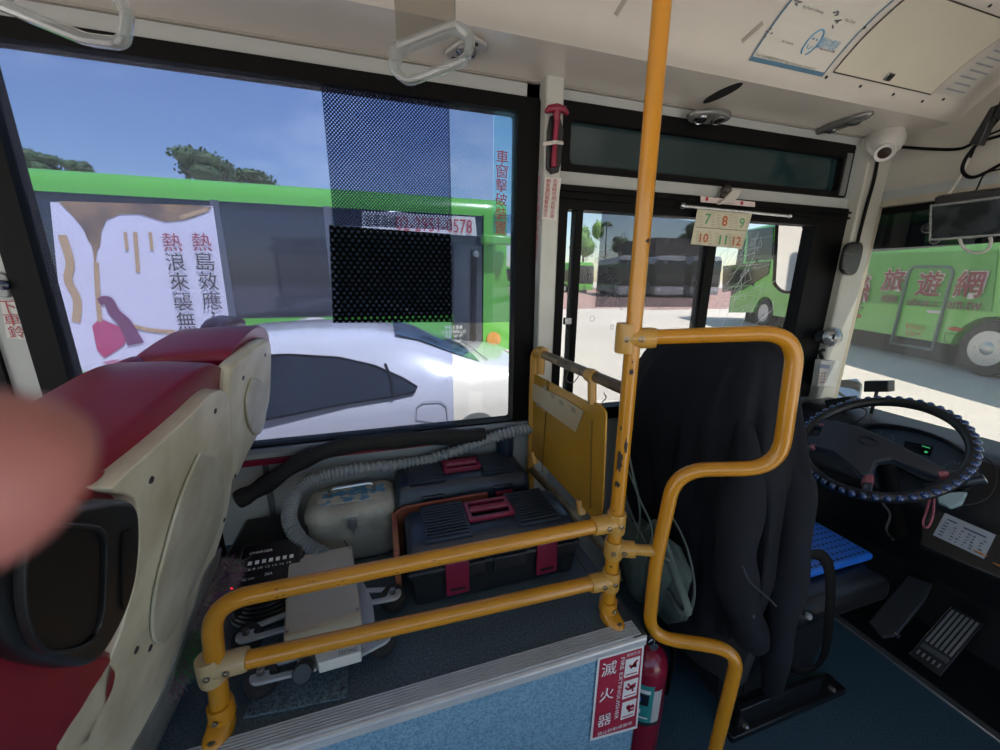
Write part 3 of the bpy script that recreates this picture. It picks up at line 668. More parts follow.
for px, py in ((768, 33), (838, 10), (795, 3), (835, 22)):
    p, T, n = cP(px, py, .004)
    for k in range(4): obx(bm, p+XA*random.uniform(-.01, .01)+T*random.uniform(-.012, .012), XA+T*random.uniform(-.6, .6), T, n, random.uniform(.003, .009), .002, .0005)
ob('pictogram', bm, M('pale_ink', '6c6e70', .5), po)
# hatch
xa, ta = cs(834, 71); xb, tb = cs(930, 94); _, th = cs(972, 8)
bm = B(); cpatch(bm, xa, xb, ta, th, .004, 14, 3)
ha = tag(ob('access_hatch', bm, M('hatch_cream', 'cbc5b2', .3, var=.05, scale=6), smooth=True), 'large cream access hatch with dark seam in the front ceiling', 'hatch')
bm = B()
for x0, x1, t0, t1 in ((xa-.004, xa, ta-.004, th), (xb, xb+.004, ta-.004, th), (xa, xb, ta-.004, ta), (xa, xb, th, th+.004)): cpatch(bm, x0, x1, t0, t1, .003, 14 if t1-t0 > .05 else 1, 1)
ob('seam', bm, M('seam_dark', '37312c', .6), ha)
bm = B(); p, T, n = cP(888, 76, .007); obx(bm, p, XA, T, n, .017, .012, .002); lk = ob('latch', bm, chrome, ha, bevel=.002)
bm = B(); obx(bm, p+n*.002+XA*.003, XA, T, n, .011, .009, .002); ob('latch_slot', bm, blackpl, lk)
bm = B()
for px, py in ((860, 86), (893, 94), (922, 101), (943, 99), (826, 77), (864, 27), (990, 5)): p, T, n = cP(px, py, .003); lathe(bm, [(.005, -.002), (.004, .002)], p, n, 8)
ob('screw', bm, darkink, ha)
# route strip
xa, ta = cs(935, 92); xb, tb = cs(962, 98); _, te = cs(1000, 38)
bm = B(); cpatch(bm, xa+.01, xb, ta, te+.12, .003, 12, 2); rsn = tag(ob('route_strip', bm, M('strip_film', 'bdbab0', .3)), 'curved paper route strip with faint rows of print right of the hatch', 'notice')
bm = B()
for k in range(16):
    t_ = ta+.015+k*.022
    cpatch(bm, xa+.03+.01*(k % 2), xb-.02-.012*(k % 3), t_, t_+.006, .004, 1, 2)
ob('print_lines', bm, M('faint_ink', '8f9296', .5), rsn)
# scraps of tape
for px, py, a, lb in ((752, 32, 60, 'small strip of old tape beside the notice sheet'), (623, 2, 75, 'small strip of old tape left of the pole on the ceiling')):
    p, T, n = cP(px, py, .002); bm = B(); d = (XA*math.cos(R_(a))+T*math.sin(R_(a))); obx(bm, p, d, d.cross(n), n, .03, .007, .0005); tag(ob('tape_strip', bm, M('old_tape', 'a09a8c', .5)), lb, 'tape')
# oval lamp and air units
greyp = M('grey_vent_plastic', '70706e', .25, .35)
def oval_unit(px, py, lx, ly, ang, label, hang=0, tilt=None):
    p, T, n = cP(px, py, .004)
    dx = (XA*math.cos(R_(ang))+T*math.sin(R_(ang))).normalized()
    if hang: n2 = (n+tilt).normalized(); p = p+n*hang; dx = (dx-n2*dx.dot(n2)).normalized()
    else: n2 = n
    dy = n2.cross(dx)
    t = thing('ceiling_vent', p, label, 'air vent')
    def oval(kx, ky, h): return [p+dx*lx*kx*math.cos(a)*(abs(math.cos(a))**-.15 if abs(math.cos(a)) > .01 else 1)+dy*ly*ky*math.sin(a)+n2*h for a in np.linspace(0, 2*math.pi, 29)[:-1]]
    bm = B(); loft(bm, [oval(1, 1, 0), oval(1, 1, .008), oval(.93, .88, .016), oval(.8, .7, .018)]); ob('housing', bm, greyp, t, smooth=True, ang=50)
    for s_ in (-1, 1):
        c = p+dx*lx*.42*s_+n2*.017; bm = B(); lathe(bm, [(ly*.62, 0), (ly*.66, .004), (ly*.55, .008), (ly*.45, .003)], c, n2, 20); nz = ob('nozzle', bm, chrome if s_ < 0 else greyp, t, smooth=True)
        bm = B(); lathe(bm, [(ly*.4, 0), (ly*.36, .009)], c, n2, 14); ob('nozzle_core', bm, blackpl, nz)
    return t
oval_unit(710, 105, .092, .038, 8, 'grey oval vent hanging loose under a black slot near the yellow pole', hang=.03, tilt=V((.0, -.25, 0)))
oval_unit(843, 121, .105, .034, 88, 'grey oval vent set flush in the ceiling near the camera dome')
bm = B(); p, T, n = cP(722, 93, .001); d = (XA*math.cos(R_(86))+T*math.sin(R_(86)))
q = [p+d*.078*math.cos(a)+d.cross(n)*.026*math.sin(a) for a in np.linspace(0, 2*math.pi, 25)[:-1]]; prism(bm, q, n*.002)
tag(ob('vent_slot', bm, M('slot_black', '050505', .9)), 'black oval opening in the ceiling above the loose vent', 'opening')
# round vent behind the strap handle
p, T, n = cP(466, 45, .004); t = thing('ceiling_vent', p, 'round-cornered grey vent with ball nozzle behind the clear hanging handle', 'air vent')
bm = B(); d = (XA*.55+T).normalized(); e = n.cross(d); q = fillet([p+d*.06-e*0, p+d*.06+e*.035, p-d*.07+e*.035, p-d*.07-e*.04, p+d*.06-e*.035, p+d*.06], .03)[:-1]; prism(bm, q, n*.01); ob('housing', bm, M('vent_light_grey', 'a5a49e', .3), t, bevel=.004)
bm = B(); lathe(bm, [(.03, .01), (.03, .018), (.024, .024), (.019, .018)], p+d*.0, n, 24); nz = ob('nozzle', bm, chrome, t, smooth=True)
bm = B(); lathe(bm, [(.016, .01), (.013, .022)], p, n, 16); ob('nozzle_core', bm, blackpl, nz)
bm = B(); lathe(bm, [(.005, .0), (.005, .014)], p+d*.045, n, 10); lathe(bm, [(.009, .0), (.009, .012)], p-d*.055, n, 10); ob('screw', bm, blackpl, t)
# clear plastic hanging handles
acr = glass('clear_acrylic', 'dadedd', .10, haze='f6f8f8', hz=.2, rough=.05)
pvc = glass('clear_strap', 'e2dfd8', .05, haze='a8a49c', hz=.14)
def handle(pts, w_, label, strap_top, r=.0078, group='clear hanging handles'):
    P = [aw(a, b, w_) for a, b in pts]; c = sum(P, V())/len(P)
    t = thing('grab_handle', c, label, 'handle', group)
    q = fillet([P[0]]+P[1:]+[P[0]], .012, 5)
    bm = B(); tube(bm, q, r, 10, rf=lambda s_: (r, r*1.5)); ob('grip_ring', bm, acr, t, smooth=True)
    bm = B()
    a, b = P[2], P[3]
    for k in range(5): ball(bm, a.lerp(b, .15+.17*k)+up*r*.9, r*.8, r*.8, r*.6, 2)
    ob('finger_ridge', bm, acr, t, smooth=True)
    bm = B(); a, b = P[0], P[1]; q = [a.lerp(b, .0), a.lerp(b, 1.0)]
    s0, s1 = strap_top; A_, B_ = aw(*s0, w_), aw(*s1, w_)
    prism(bm, [q[0], q[1], B_+ZA*.35, A_+ZA*.35], fw*.002); ob('strap', bm, pvc, t)
    bm = B(); tube(bm, [B_+ZA*.35, q[1]], .0012, 6); ob('strap_edge', bm, M('strap_edge', '6f6c66', .4), t)
    return t
handle([(397, 50), (455, 27), (472, 38), (466, 60), (408, 82), (394, 70)], .66, 'clear hanging handle nearest the window pillar, on its own strap', ((392, 0), (457, 0)))
handle([(10, -22), (98, -26), (128, 12), (124, 44), (88, 40), (-5, 2)], .47, 'clear hanging handle at the top left corner of the view', ((20, -60), (90, -60)), r=.007)
# camera dome
p = at(886, 146, 'x', 2.22); t = thing('security_camera', p, 'white dome security camera in the front ceiling corner', 'camera')
bm = B(); c = V(p); ax = V((-.25, -.35, -.9)).normalized(); lathe(bm, [(.062, -.06), (.066, -.02), (.06, .005), (.045, .03), (.0, .035)], c, ax, 28); ob('dome', bm, M('camera_white', 'b9b7b0', .3), t, smooth=True)
look = (EYE-c).normalized(); look = (look+V((0, 0, -.3))).normalized()
bm = B(); lathe(bm, [(.036, .02), (.038, .055), (.034, .062), (.028, .058)], c+V((0, 0, -.012)), look, 24); ln = ob('lens_ring', bm, M('ring_white', 'd0cfca', .3), t, smooth=True)
bm = B(); lathe(bm, [(.028, .05), (.02, .064), (.001, .066)], c+V((0, 0, -.012)), look, 20); ob('lens', bm, M('lens_brown', '3a2e24', .1), ln, smooth=True)
# cables and devices on the header
bm = B(); tube(bm, catmull([at(878, 158, 'y', D-.06), at(874, 180, 'y', D-.06), at(867, 205, 'y', D-.06), at(860, 232, 'y', D-.06), at(857, 246, 'y', D-.06)], 5), .007, 8); tag(ob('cable', bm, blackrub, smooth=True), 'black cable running down the corner pillar edge', 'cable')
def hx(px, py, x=2.36): return at(px, py, 'x', x)
bm = B(); tube(bm, catmull([hx(902, 147), hx(930, 149), hx(958, 149), hx(975, 143), hx(1010, 133)], 8), .006, 8); tag(ob('cable', bm, blackrub, smooth=True), 'black cable running from the camera dome to the right', 'cable')
bm = B(); tube(bm, catmull([hx(1005, 110, 2.33), hx(985, 135, 2.33), hx(966, 158, 2.33), hx(963, 172, 2.33), hx(975, 177, 2.33), hx(1005, 162, 2.33)], 8), .0065, 8); tube(bm, catmull([hx(1005, 128, 2.34), hx(980, 140, 2.34), hx(970, 158, 2.34)], 8), .004, 6); tag(ob('cable', bm, blackrub, smooth=True), 'thick black cable loop hanging above the inside mirror', 'cable')
bm = B(); tube(bm, catmull([hx(1005, 168, 2.3), hx(985, 174, 2.3), hx(976, 190, 2.3), hx(965, 200, 2.3)], 8), .003, 6); tag(ob('cable', bm, blackrub, smooth=True), 'thin dark wire dangling onto the inside mirror', 'cable')
bm = B(); tube(bm, catmull([hx(972, 147, 2.34), hx(966, 165, 2.34), hx(957, 182, 2.32), hx(946, 197, 2.3)], 8), .005, 8); tag(ob('cable', bm, M('white_cable', 'b5b2aa', .5), smooth=True), 'off-white cable dropping down to the inside mirror', 'cable')
q = [hx(a, b, 2.30) for a, b in ((993, 104), (1006, 95), (1006, 120), (975, 147), (969, 143))]
bm = B(); prism(bm, [hx(a, b, 2.28) for a, b in ((990, 107), (998, 104), (979, 145), (968, 144))], V((.04, 0, 0))); tag(ob('junction_box', bm, blackpl, bevel=.004), 'slanted black cable box on the front panel', 'box')
bm = B(); prism(bm, [hx(a, b, 2.25) for a, b in ((992, 118), (1012, 70), (1012, 122))], V((.06, 0, 0))); tag(ob('display_unit', bm, blackpl, bevel=.004), 'black unit at the right edge above the cables', 'device')
p = hx(975, 215, 2.15); t = thing('inside_mirror', p, 'wide inside mirror in a clear frame below the cables', 'mirror')
MQ = ((931, 206), (1010, 196), (1010, 234), (930, 240))
mn = V((-.9, -.25, -.28)).normalized(); mc = hx(965, 220, 2.15)
P = [ap(a, b, mc, mn) for a, b in MQ]
bm = B(); prism(bm, P, -mn*.012); ob('mirror_glass', bm, M('dim_mirror', '9aa3a5', .06, .9, var=.5, scale=14, ramp=(.45, .55)), t, bevel=.003)
bm = B(); tube(bm, P, .006, 8, closed=True); ob('clear_frame', bm, acr, t)
bm = B(); prism(bm, [ap(a, b, mc-mn*.03, mn) for a, b in ((934, 198), (1012, 188), (1012, 198), (936, 207))], -mn*.06); ob('mounting_bracket', bm, blackpl, t, bevel=.004)
bm = B(); ball(bm, ap(935, 240, mc-mn*.02, mn), .016); ball(bm, ap(928, 228, mc-mn*.02, mn), .02); ob('knob', bm, blackpl, t, smooth=True)
bm = B(); tube(bm, catmull([ap(a, b, mc-mn*.04, mn) for a, b in ((959, 238), (964, 248), (975, 253), (987, 250), (991, 242), (990, 237))], 6), .005, 8); ob('cord_loop', bm, M('white_cable', 'b5b2aa', .5), t, smooth=True)
# ---- pillar things
yp = D-.058
def PP(px, py, off=0): return at(px, py, 'y', yp-off)
t = thing('emergency_hammer', PP(556, 168), 'dark red emergency hammer held on the window pillar', 'hammer')
bm = B(); q = [PP(a, b, .012) for a, b in ((551, 115), (560, 115), (564, 130), (562, 160), (559, 172), (552, 174), (547, 168), (548, 130))]; prism(bm, q, (0, .014, 0)); ob('holder', bm, blackpl, t, bevel=.004)
bm = B(); q = catmull([PP(a, b, .022) for a, b in ((557, 118), (556, 130), (555, 145), (554, 158), (554, 167))], 5); tube(bm, q, .01, 12, rf=lambda s_: .0085+.004*abs(s_-.45)); ob('grip', bm, maroon, t, smooth=True)
bm = B(); tube(bm, [PP(545.5, 112, .022), PP(549, 109, .024), PP(557, 108, .026), PP(564, 110, .024), PP(568, 114, .022)], .011, 12, rf=lambda s_: .006+.008*math.sin(math.pi*s_)); lathe(bm, [(.013, 0), (.011, .02), (.008, .03)], PP(557, 111, .024), (0, 0, -1), 14); ob('hammer_head', bm, maroon, t, smooth=True)
bm = B(); tube(bm, [PP(543, 144, .026), PP(556, 142, .034), PP(563, 143, .022)], .005, 6, flat=ZA, rf=lambda s_: (.006, .002)); ob('strap', bm, M('strap_clear', 'b9b4ae', .3), t)
t = tag(ob('sticker', prism(B(), [PP(a, b, .001) for a, b in ((545, 177), (561.5, 178), (556, 221), (542, 219))], (0, .001, 0)), M('sticker_white', 'c9c6c0', .5)), 'white sticker with two red lines of writing under the hammer', 'sticker')
it = []
for i, ch in enumerate('危急時可用此槌尖端'): c = PP(555.5-i*.45, 181+i*4.4, .003); it.append((ch, c, XA, ZA, .017, .0135))
for i, ch in enumerate('朝玻璃四角擊破逃生'): c = PP(548.5-i*.4, 181+i*4.2, .003); it.append((ch, c, XA, ZA, .017, .0135))
lettering('lettering', it, redink, t)
# narrow sticker on the pillar's rear side
def PS(px, py, off=.0): return at(px, py, 'x', .577-off)
t = tag(ob('sticker', prism(B(), [PS(a, b, .001) for a, b in ((537, 172), (543, 173), (539, 283), (532, 281))], (.0005, 0, 0)), M('sticker_grey', 'b0b2b4', .5)), 'tall narrow sticker on the rear side of the window pillar', 'sticker')
lettering('lettering', [(ch, PS(539.3-i*.42, 180+i*9.6, .003), V((0, -1, 0)), ZA, .022, .026) for i, ch in enumerate('路況多變請緊握扶手')], redink, t)
t = thing('stop_button', at(8, 288, 'y', D-.01), 'dark stop request button on the left pillar', 'button')
bm = B(); q = fillet([at(a, b, 'y', D-.002) for a, b in ((0, 272), (10, 275), (13, 298), (-4, 296), (-6, 272), (0, 272))], .01)[:-1]; prism(bm, q, (0, -.012, 0)); ob('housing', bm, M('button_grey', '8a8c8e', .35), t, bevel=.003)
bm = B(); lathe(bm, [(.014, 0), (.013, .006), (.005, .009)], at(4, 285, 'y', D-.014), (0, -1, 0), 18); ob('push_cap', bm, M('button_navy', '1c2440', .1), t, smooth=True)
t = tag(ob('sticker', prism(B(), [at(a, b, 'y', D-.003) for a, b in ((0, 299), (19, 301), (29, 340), (7, 338))], (0, .001, 0)), M('sticker_white', 'c9c6c0', .5)), 'white sticker with big red characters below the stop button', 'sticker')
lettering('lettering', [(ch, at(7.5+i*4.4, 307+i*12.4, 'y', D-.005), XA, ZA, .034, .034) for i, ch in enumerate('下車鈴')], redink, t)
# writing on the clear strip of the big window
t = tag(ob('window_sticker', prism(B(), [at(a, b, 'y', D+.012) for a, b in ((494, 110), (515, 113), (513, 233), (493, 233))], (0, .001, 0)), glass('sticker_film', 'cfe6f2', .02, haze='9cc4dc', hz=.15)), 'clear vertical sticker with red characters at the window edge', 'sticker')
lettering('lettering', [(ch, at(502.3-i*.35, 157+i*14.2, 'y', D+.008), XA, ZA, .044, .044) for i, ch in enumerate('車窗擊破裝置')], redink, t)
# phone-like remote, round lamp, keypad on the corner pillar
xk = 2.27; yk = D-.06
def KP(px, py, off=0): return at(px, py, 'y', yk-off)
t = thing('intercom', KP(848, 275), 'black oval intercom handset on the corner pillar', 'intercom')
bm = B(); q = [KP(a, b) for a, b in ((851, 242), (857, 243), (858.5, 250), (854, 268), (849, 275), (842, 274), (838, 268), (841, 251), (845, 244))]; q = catmull(q+[q[0]], 4)[:-1]; prism(bm, q, (0, -.022, 0)); ob('body', bm, blackpl, t, bevel=.006)
bm = B(); tube(bm, [KP(844, 253, .023), KP(853, 255, .023)], .0015, 6); tube(bm, [KP(842, 268, .023), KP(849, 270, .023)], .0015, 6); ob('trim_line', bm, M('dark_grey_line', '3a3d42', .3), t)
t = thing('pillar_lamp', KP(832, 348), 'round silver lamp on the lower corner pillar', 'lamp')
bm = B(); lathe(bm, [(.03, -.05), (.04, 0), (.047, .008), (.05, .014), (.045, .03), (.03, .043), (.012, .05), (.001, .052)], KP(829, 337, .01), V((-.2, -1, .1)), 26); ob('reflector', bm, M('lamp_silver', 'a8aaac', .25, .7), t, smooth=True)
bm = B(); obx(bm, KP(834, 337, .055), ZA, XA, YA, .014, .003, .003); ob('switch', bm, blackpl, t)
t = thing('keypad', KP(820, 386), 'small white keypad box with screen at the pillar foot', 'keypad')
bm = B(); prism(bm, [KP(a, b, .0) for a, b in ((815, 359), (833, 360), (828, 386), (811, 385))], (0, -.03, 0)); bdy = ob('body', bm, M('keypad_white', 'b5b5b0', .4), t, bevel=.003)
bm = B(); prism(bm, [KP(a, b, .031) for a, b in ((820, 364), (830, 365), (829, 369), (819, 368))], (0, -.001, 0)); ob('screen', bm, M('lcd_blue', '5a6a86', .2), t)
bm = B()
for i in range(3):
    for j in range(4): c = KP(819.5+i*3-j*.5, 373+j*3.1, .032); obx(bm, c, XA, ZA, YA, .004, .004, .0015)
ob('keys', bm, M('key_orange', 'b98a74', .5), t)
bm = B(); tube(bm, catmull([KP(822, 358), KP(820, 352, .01), KP(824, 350, .01)], 4), .008, 8); ob('cable', bm, blackrub, t)
# calendar and clips over the driver window
yc_ = D-.04
t = tag(ob('calendar', prism(B(), [at(a, b, 'y', yc_) for a, b in ((698, 208), (752, 214), (742, 249), (691, 244))], (0, .002, 0)), M('calendar_cream', 'c2bca4', .5, var=.03)), 'cream half-year calendar sheet clipped above the driver window', 'calendar')
def cal(s, px, py, w_, h_): return (s, at(px, py, 'y', yc_-.002), XA, ZA, w_, h_)
lettering('green_numerals', [cal('7', 708, 219, .03, .042), cal('9', 742, 223, .03, .042), cal('11', 723, 240, .04, .038)], M('cal_green', '5f9a6a', .5), t, fat=.02)
lettering('orange_numerals', [cal('8', 725, 221, .03, .042), cal('10', 704, 238, .045, .038), cal('12', 737, 241, .045, .038)], M('cal_orange', 'b5643c', .5), t, fat=.02)
bm = B()
for a, b in (((696, 227), (747, 231)),): tube(bm, [at(*a, 'y', yc_-.002), at(*b, 'y', yc_-.002)], .002, 4)
for (cx, cy) in ((707, 219), (725, 221), (742, 223), (704, 238), (723, 240), (737, 241)):
    for r_ in range(5):
        for c_ in (-7, -5, 5, 7): p = at(cx+c_, cy-6+r_*3, 'y', yc_-.002); obx(bm, p, XA, ZA, YA, .0018, .002, .0004)
ob('date_rows', bm, M('cal_small', '8a8f78', .5), t)
bm = B(); tube(bm, [at(683, 206, 'y', D-.05), at(790, 216, 'y', D-.05)], .006, 8); ball(bm, at(683, 206, 'y', D-.05), .013); ball(bm, at(790, 216, 'y', D-.05), .01)
tag(ob('visor_rod', bm, chrome, smooth=True), 'thin chrome rod with ball ends above the calendar', 'rod')
t = thing('visor_bracket', at(732, 205, 'y', D-.05), 'dark hinge bracket with pale arm above the calendar', 'bracket')
bm = B(); ball(bm, at(726, 190, 'y', D-.03), .02, .02, .02, 3); ball(bm, at(724, 196, 'y', D-.03), .016); ob('hinge', bm, M('hinge_dark', '3a3430', .5), t, smooth=True)
bm = B(); prism(bm, [at(a, b, 'y', D-.04) for a, b in ((731, 190), (740, 191), (732, 203), (716, 205), (722, 200))], (0, -.012, 0)); ob('arm', bm, M('bracket_pale', 'b9b5ac', .4), t, bevel=.003)
t = tag(ob('name_label', prism(B(), [at(a, b, 'y', D-.035) for a, b in ((701, 196), (755, 202), (755, 207), (701, 202))], (0, .003, 0)), M('label_pink', 'c9b8b4', .5)), 'narrow pale label strip with tiny figures behind the bracket', 'label')
bm = B()
for px, py, mm in ((707, 199, 0), (742, 203, 0)): lathe(bm, [(.008, 0), (.006, .002)], at(px, py, 'y', D-.037), (0, -1, 0), 12)
ob('figure_print', bm, redink, t)
# ============================================================ YELLOW RAILS
Y0 = at(607, 615, 'z', PZ)[1]; X0 = at(607, 615, 'z', PZ)[0]; RR = .0185
clampm = M('clamp_paint', 'b98a3c', .35, var=.12, scale=20, coat=.2)
chip = M('chipped_primer', '2c2420', .7)
bolt = M('bolt_steel', '8a8680', .3, .9)
def yr(px, py): return at(px, py, 'y', Y0)
def clamp(parent, a, b, r, wd, mat=None, bolts=2, nrm=(0, -1, 0)):
    """sleeve around the rail from a to b with bolts on the side nrm"""
    a, b = V(a), V(b); bm = B(); tube(bm, [a, a.lerp(b, .12), a.lerp(b, .5), a.lerp(b, .88), b], r, 16, rf=lambda t: r*(1 if .05 < t < .95 else .94)); o = ob('clamp', bm, mat or clampm, parent, smooth=True)
    for k in range(bolts):
        t = (k+1)/(bolts+1); c = a.lerp(b, t)+V(nrm).normalized()*r*.93
        bm = B(); lathe(bm, [(.0068, -.002), (.0068, .003), (.004, .0035), (.0035, .001), (.0005, .001)], c, nrm, 12); ob('bolt', bm, bolt, o)
    return o
def foot(parent, c, d, name='mounting_foot'):
    """oval flange lying on the box, cone sleeve around the post"""
    c = V(c); d = V(d).normalized(); e = ZA.cross(d)
    bm = B()
    def ov(k, h, sh=0): return [c+d*(.02+.042*math.cos(a)+sh)*k+e*.027*k*math.sin(a)+ZA*h for a in np.linspace(0, 2*math.pi, 25)[:-1]]
    loft(bm, [ov(1, 0), ov(1, .007), ov(.9, .013), [c+(d*math.cos(a)+e*math.sin(a))*.026+ZA*.022 for a in np.linspace(0, 2*math.pi, 25)[:-1]], [c+(d*math.cos(a)+e*math.sin(a))*.0245+ZA*.055 for a in np.linspace(0, 2*math.pi, 25)[:-1]]])
    o = ob(name, bm, yellow, parent, smooth=True, ang=50)
    for q, h in ((c+d*.047, .011),):
        bm = B(); lathe(bm, [(.008, 0), (.008, .004), (.004, .005)], q+ZA*h, ZA, 12); ob('bolt', bm, bolt, o)
    bm = B(); lathe(bm, [(.006, 0), (.006, .004), (.003, .005)], c+d*.026+ZA*.035, d, 10); ob('bolt', bm, bolt, o)
t = thing('vertical_pole', (X0, Y0, PZ), 'tall chipped yellow pole rising from the box corner to the ceiling', 'pole')
bm = B(); tube(bm, [(X0, Y0, PZ), (X0-.0, Y0, 1.2), (at(645, 200, 'y', Y0)[0], Y0, 1.7), (at(662, 0, 'y', Y0)[0], Y0, 2.12), (at(662, 0, 'y', Y0)[0]-.004, Y0, 2.425)], RR, 20); ob('tube', bm, yellow, t, smooth=True)
foot(t, (X0, Y0, PZ), (.15, -.95, 0))
def chipat(px, py, rx, rz, k):
    c = at(px, py, 'y', Y0-RR); rnd = random.Random(k)
    q = []
    for i in range(18):
        a = 2*math.pi*i/18; s_ = rnd.uniform(.6, 1.2); x = c.x+rx*s_*math.cos(a); z = c.z+rz*s_*math.sin(a); dx = max(-RR*.97, min(RR*.97, x-X0c(z)))
        q.append(V((X0c(z)+dx, Y0-math.sqrt(max(0, RR*RR-dx*dx))-.0006, z)))
    return q
def X0c(z): return X0+(at(662, 0, 'y', Y0)[0]-X0)*max(0, (z-1.2))/.92
bm = B()
for px, py, rx, rz, k in ((621, 463, .006, .032, 1), (626, 446, .004, .02, 2), (632, 372, .005, .008, 3), (630, 347, .006, .005, 4), (648, 241, .006, .005, 5), (619, 458, .004, .01, 6), (616, 513, .0025, .002, 7), (612, 568, .003, .004, 8), (633, 362, .002, .003, 9), (619, 486, .006, .008, 10), (623, 430, .003, .006, 11)):
    bm.faces.new([bm.verts.new(p) for p in chipat(px, py, rx, rz, k)])
ob('paint_chips', bm, chip, t)
# low rails
t = thing('low_handrail', (yr(222, 712).x, Y0, PZ), 'low double yellow handrail along the edge of the raised box', 'handrail')
p0 = yr(222, 712); bx0 = p0.x; zt = yr(600, 525).z; zt0 = yr(240, 597).z
end = V((X0, Y0, zt)); path = fillet([V((bx0, Y0, PZ)), V((bx0+.008, Y0, (zt0+PZ)/2)), V((yr(208, 610).x, Y0, zt0-.0)), end], .085, 9)
path = [V((bx0, Y0, PZ)), V((bx0, Y0, PZ+.06))]+fillet([V((bx0, Y0, PZ+.06)), V((yr(210, 606).x, Y0, zt0)), end], .075, 9)[1:]
bm = B(); tube(bm, path, RR, 18); ob('upper_rail', bm, yellow, t, smooth=True)
zl0 = yr(235, 662).z; zl1 = yr(598, 582).z
bm = B(); tube(bm, [(bx0, Y0, zl0), (X0, Y0, zl1)], RR, 18); ob('lower_rail', bm, yellow, t, smooth=True)
foot(t, (bx0, Y0, PZ), (-.1, -.95, 0))
palecl = M('clamp_beige', 'b49c74', .4, var=.1, scale=20)
clamp(t, (bx0+.0, Y0, zl0), (bx0+.065, Y0, zl0+.001), RR+.006, .04, palecl, 1); clamp(t, (bx0-.001, Y0, zl0-.032), (bx0-.002, Y0, zl0+.03), RR+.007, .04, palecl, 1)
clamp(t, (X0-.07, Y0, zt), (X0, Y0, zt), RR+.006, .04, None, 1); clamp(t, (X0, Y0, zt-.03), (X0, Y0, zt+.03), RR+.007, .04, None, 1)
clamp(t, (X0-.065, Y0, zl1), (X0, Y0, zl1), RR+.006, .04, None, 1); clamp(t, (X0, Y0, zl1-.03), (X0, Y0, zl1+.03), RR+.007, .04, None, 1)
bm = B()
for k in range(26):
    x = random.uniform(bx0+.08, X0-.05); a = random.uniform(-1.2, .9); z = zt0+(zt-zt0)*(x-bx0)/(X0-bx0)
    c = V((x, Y0-math.cos(a)*RR*1.01, z+math.sin(a)*RR*1.01)); obx(bm, c, XA, V((0, math.sin(a), math.cos(a))), V((0, -math.cos(a), math.sin(a))), random.uniform(.0008, .003), random.uniform(.0004, .001), .0003)
ob('scuffs', bm, chip, t)
# guard with panel, across to the wall
YG = 1.375; XG = at(533, 400, 'y', YG)[0]-.0
gz1, gz0 = at(618, 386, 'x', X0)[2], at(600, 540, 'x', X0)[2]
gd = V((XG-X0, YG-Y0, 0)).normalized()
t = thing('guard_rail', (XG, YG, PZ), 'yellow crosswise guard rail with hanging metal panel', 'guard rail')
zc = at(540, 350, 'y', YG)[2]
bm = B(); tube(bm, [(XG, YG, PZ)]+fillet([(XG, YG, .9), (XG, YG, zc), V((XG, YG, zc))-gd*.09], .05)[0:], RR*.9, 16); ob('corner_tube', bm, clampm, t, smooth=True)
worn = M('worn_steel_paint', '8a7a5c', .3, .5, col2='5a4630', scale=14)
bm = B(); tube(bm, [V((XG, YG, zc))-gd*.07, V((X0, Y0, gz1))], RR*.85, 16); ob('top_tube', bm, worn, t, smooth=True)
zb1 = at(536, 468, 'y', YG)[2]
bm = B(); tube(bm, [(XG, YG, zb1), (X0, Y0, gz0)], RR*.8, 14); ob('bottom_tube', bm, worn, t, smooth=True)
gn = V((gd.y, -gd.x, 0)); gn = gn if gn.x < 0 else -gn
gp0 = V((X0, Y0, 0))
def GP(px, py, off=0): return ap(px, py, gp0+gn*off, gn)
q = [GP(a, b) for a, b in ((532, 372), (590, 402), (601, 403), (608, 412), (604, 512), (598, 523), (585, 508), (535, 455), (529, 445), (529, 380))]
bm = B(); prism(bm, fillet([(q[0]+q[-1])/2]+q+[(q[0]+q[-1])/2], .012, 4)[:-1], gn*.006); pn = ob('panel', bm, M('yellow_panel', 'b98a2c', .22, .2, var=.15, scale=6), t, bevel=.002)
bm = B()
for a, b, c_, d in ((540, 470, 535, 452), (592, 505, 596, 420)): pass
q = [GP(a, b, .008) for a, b in ((533, 383), (569, 401), (584, 411), (576, 432), (548, 412), (533, 400))]
bm = B(); prism(bm, q, gn*.002); ob('taped_sheet', bm, M('sheet_beige', 'b0a07e', .35, var=.1, scale=10), pn)
bm = B()
for px, py in ((538, 405), (552, 396), (561, 403), (573, 410), (545, 388)):
    c = GP(px, py, .012); obx(bm, c, gd, ZA, gn, .013, .007, .0006)
ob('tape_mark', bm, M('sheet_grey', '8f8674', .4), pn)
bm = B(); q = [GP(a, b, .008) for a, b in ((542, 472), (548, 380))]; tube(bm, q, .002, 4); q = [GP(a, b, .008) for a, b in ((590, 508), (592, 420))]; tube(bm, q, .002, 4); ob('crease', bm, M('crease_brown', '6a5220', .5), pn)
for (pa, pb) in (((542, 352), (541, 374)), ((592, 376), (592, 404))):
    a, b = GP(*pa, .004), GP(*pb, .004); bm = B(); tube(bm, [a, b], .013, 12); lathe(bm, [(.02, -.018), (.021, 0), (.02, .018)], a, gd, 16); o = ob('hanger', bm, clampm, t, smooth=True)
    bm = B(); lathe(bm, [(.005, 0), (.004, .003)], b+gn*.013+ZA*.006, gn, 8); ob('bolt', bm, bolt, o)
for (pa, pb) in (((533, 452), (535, 464)), ((580, 500), (582, 514))):
    a, b = GP(*pa, .004), GP(*pb, .004); bm = B(); tube(bm, [a, b], .014, 12); o = ob('lower_hanger', bm, clampm, t, smooth=True)
    bm = B(); lathe(bm, [(.005, 0), (.004, .003)], a+gn*.013, gn, 8); ob('bolt', bm, bolt, o)
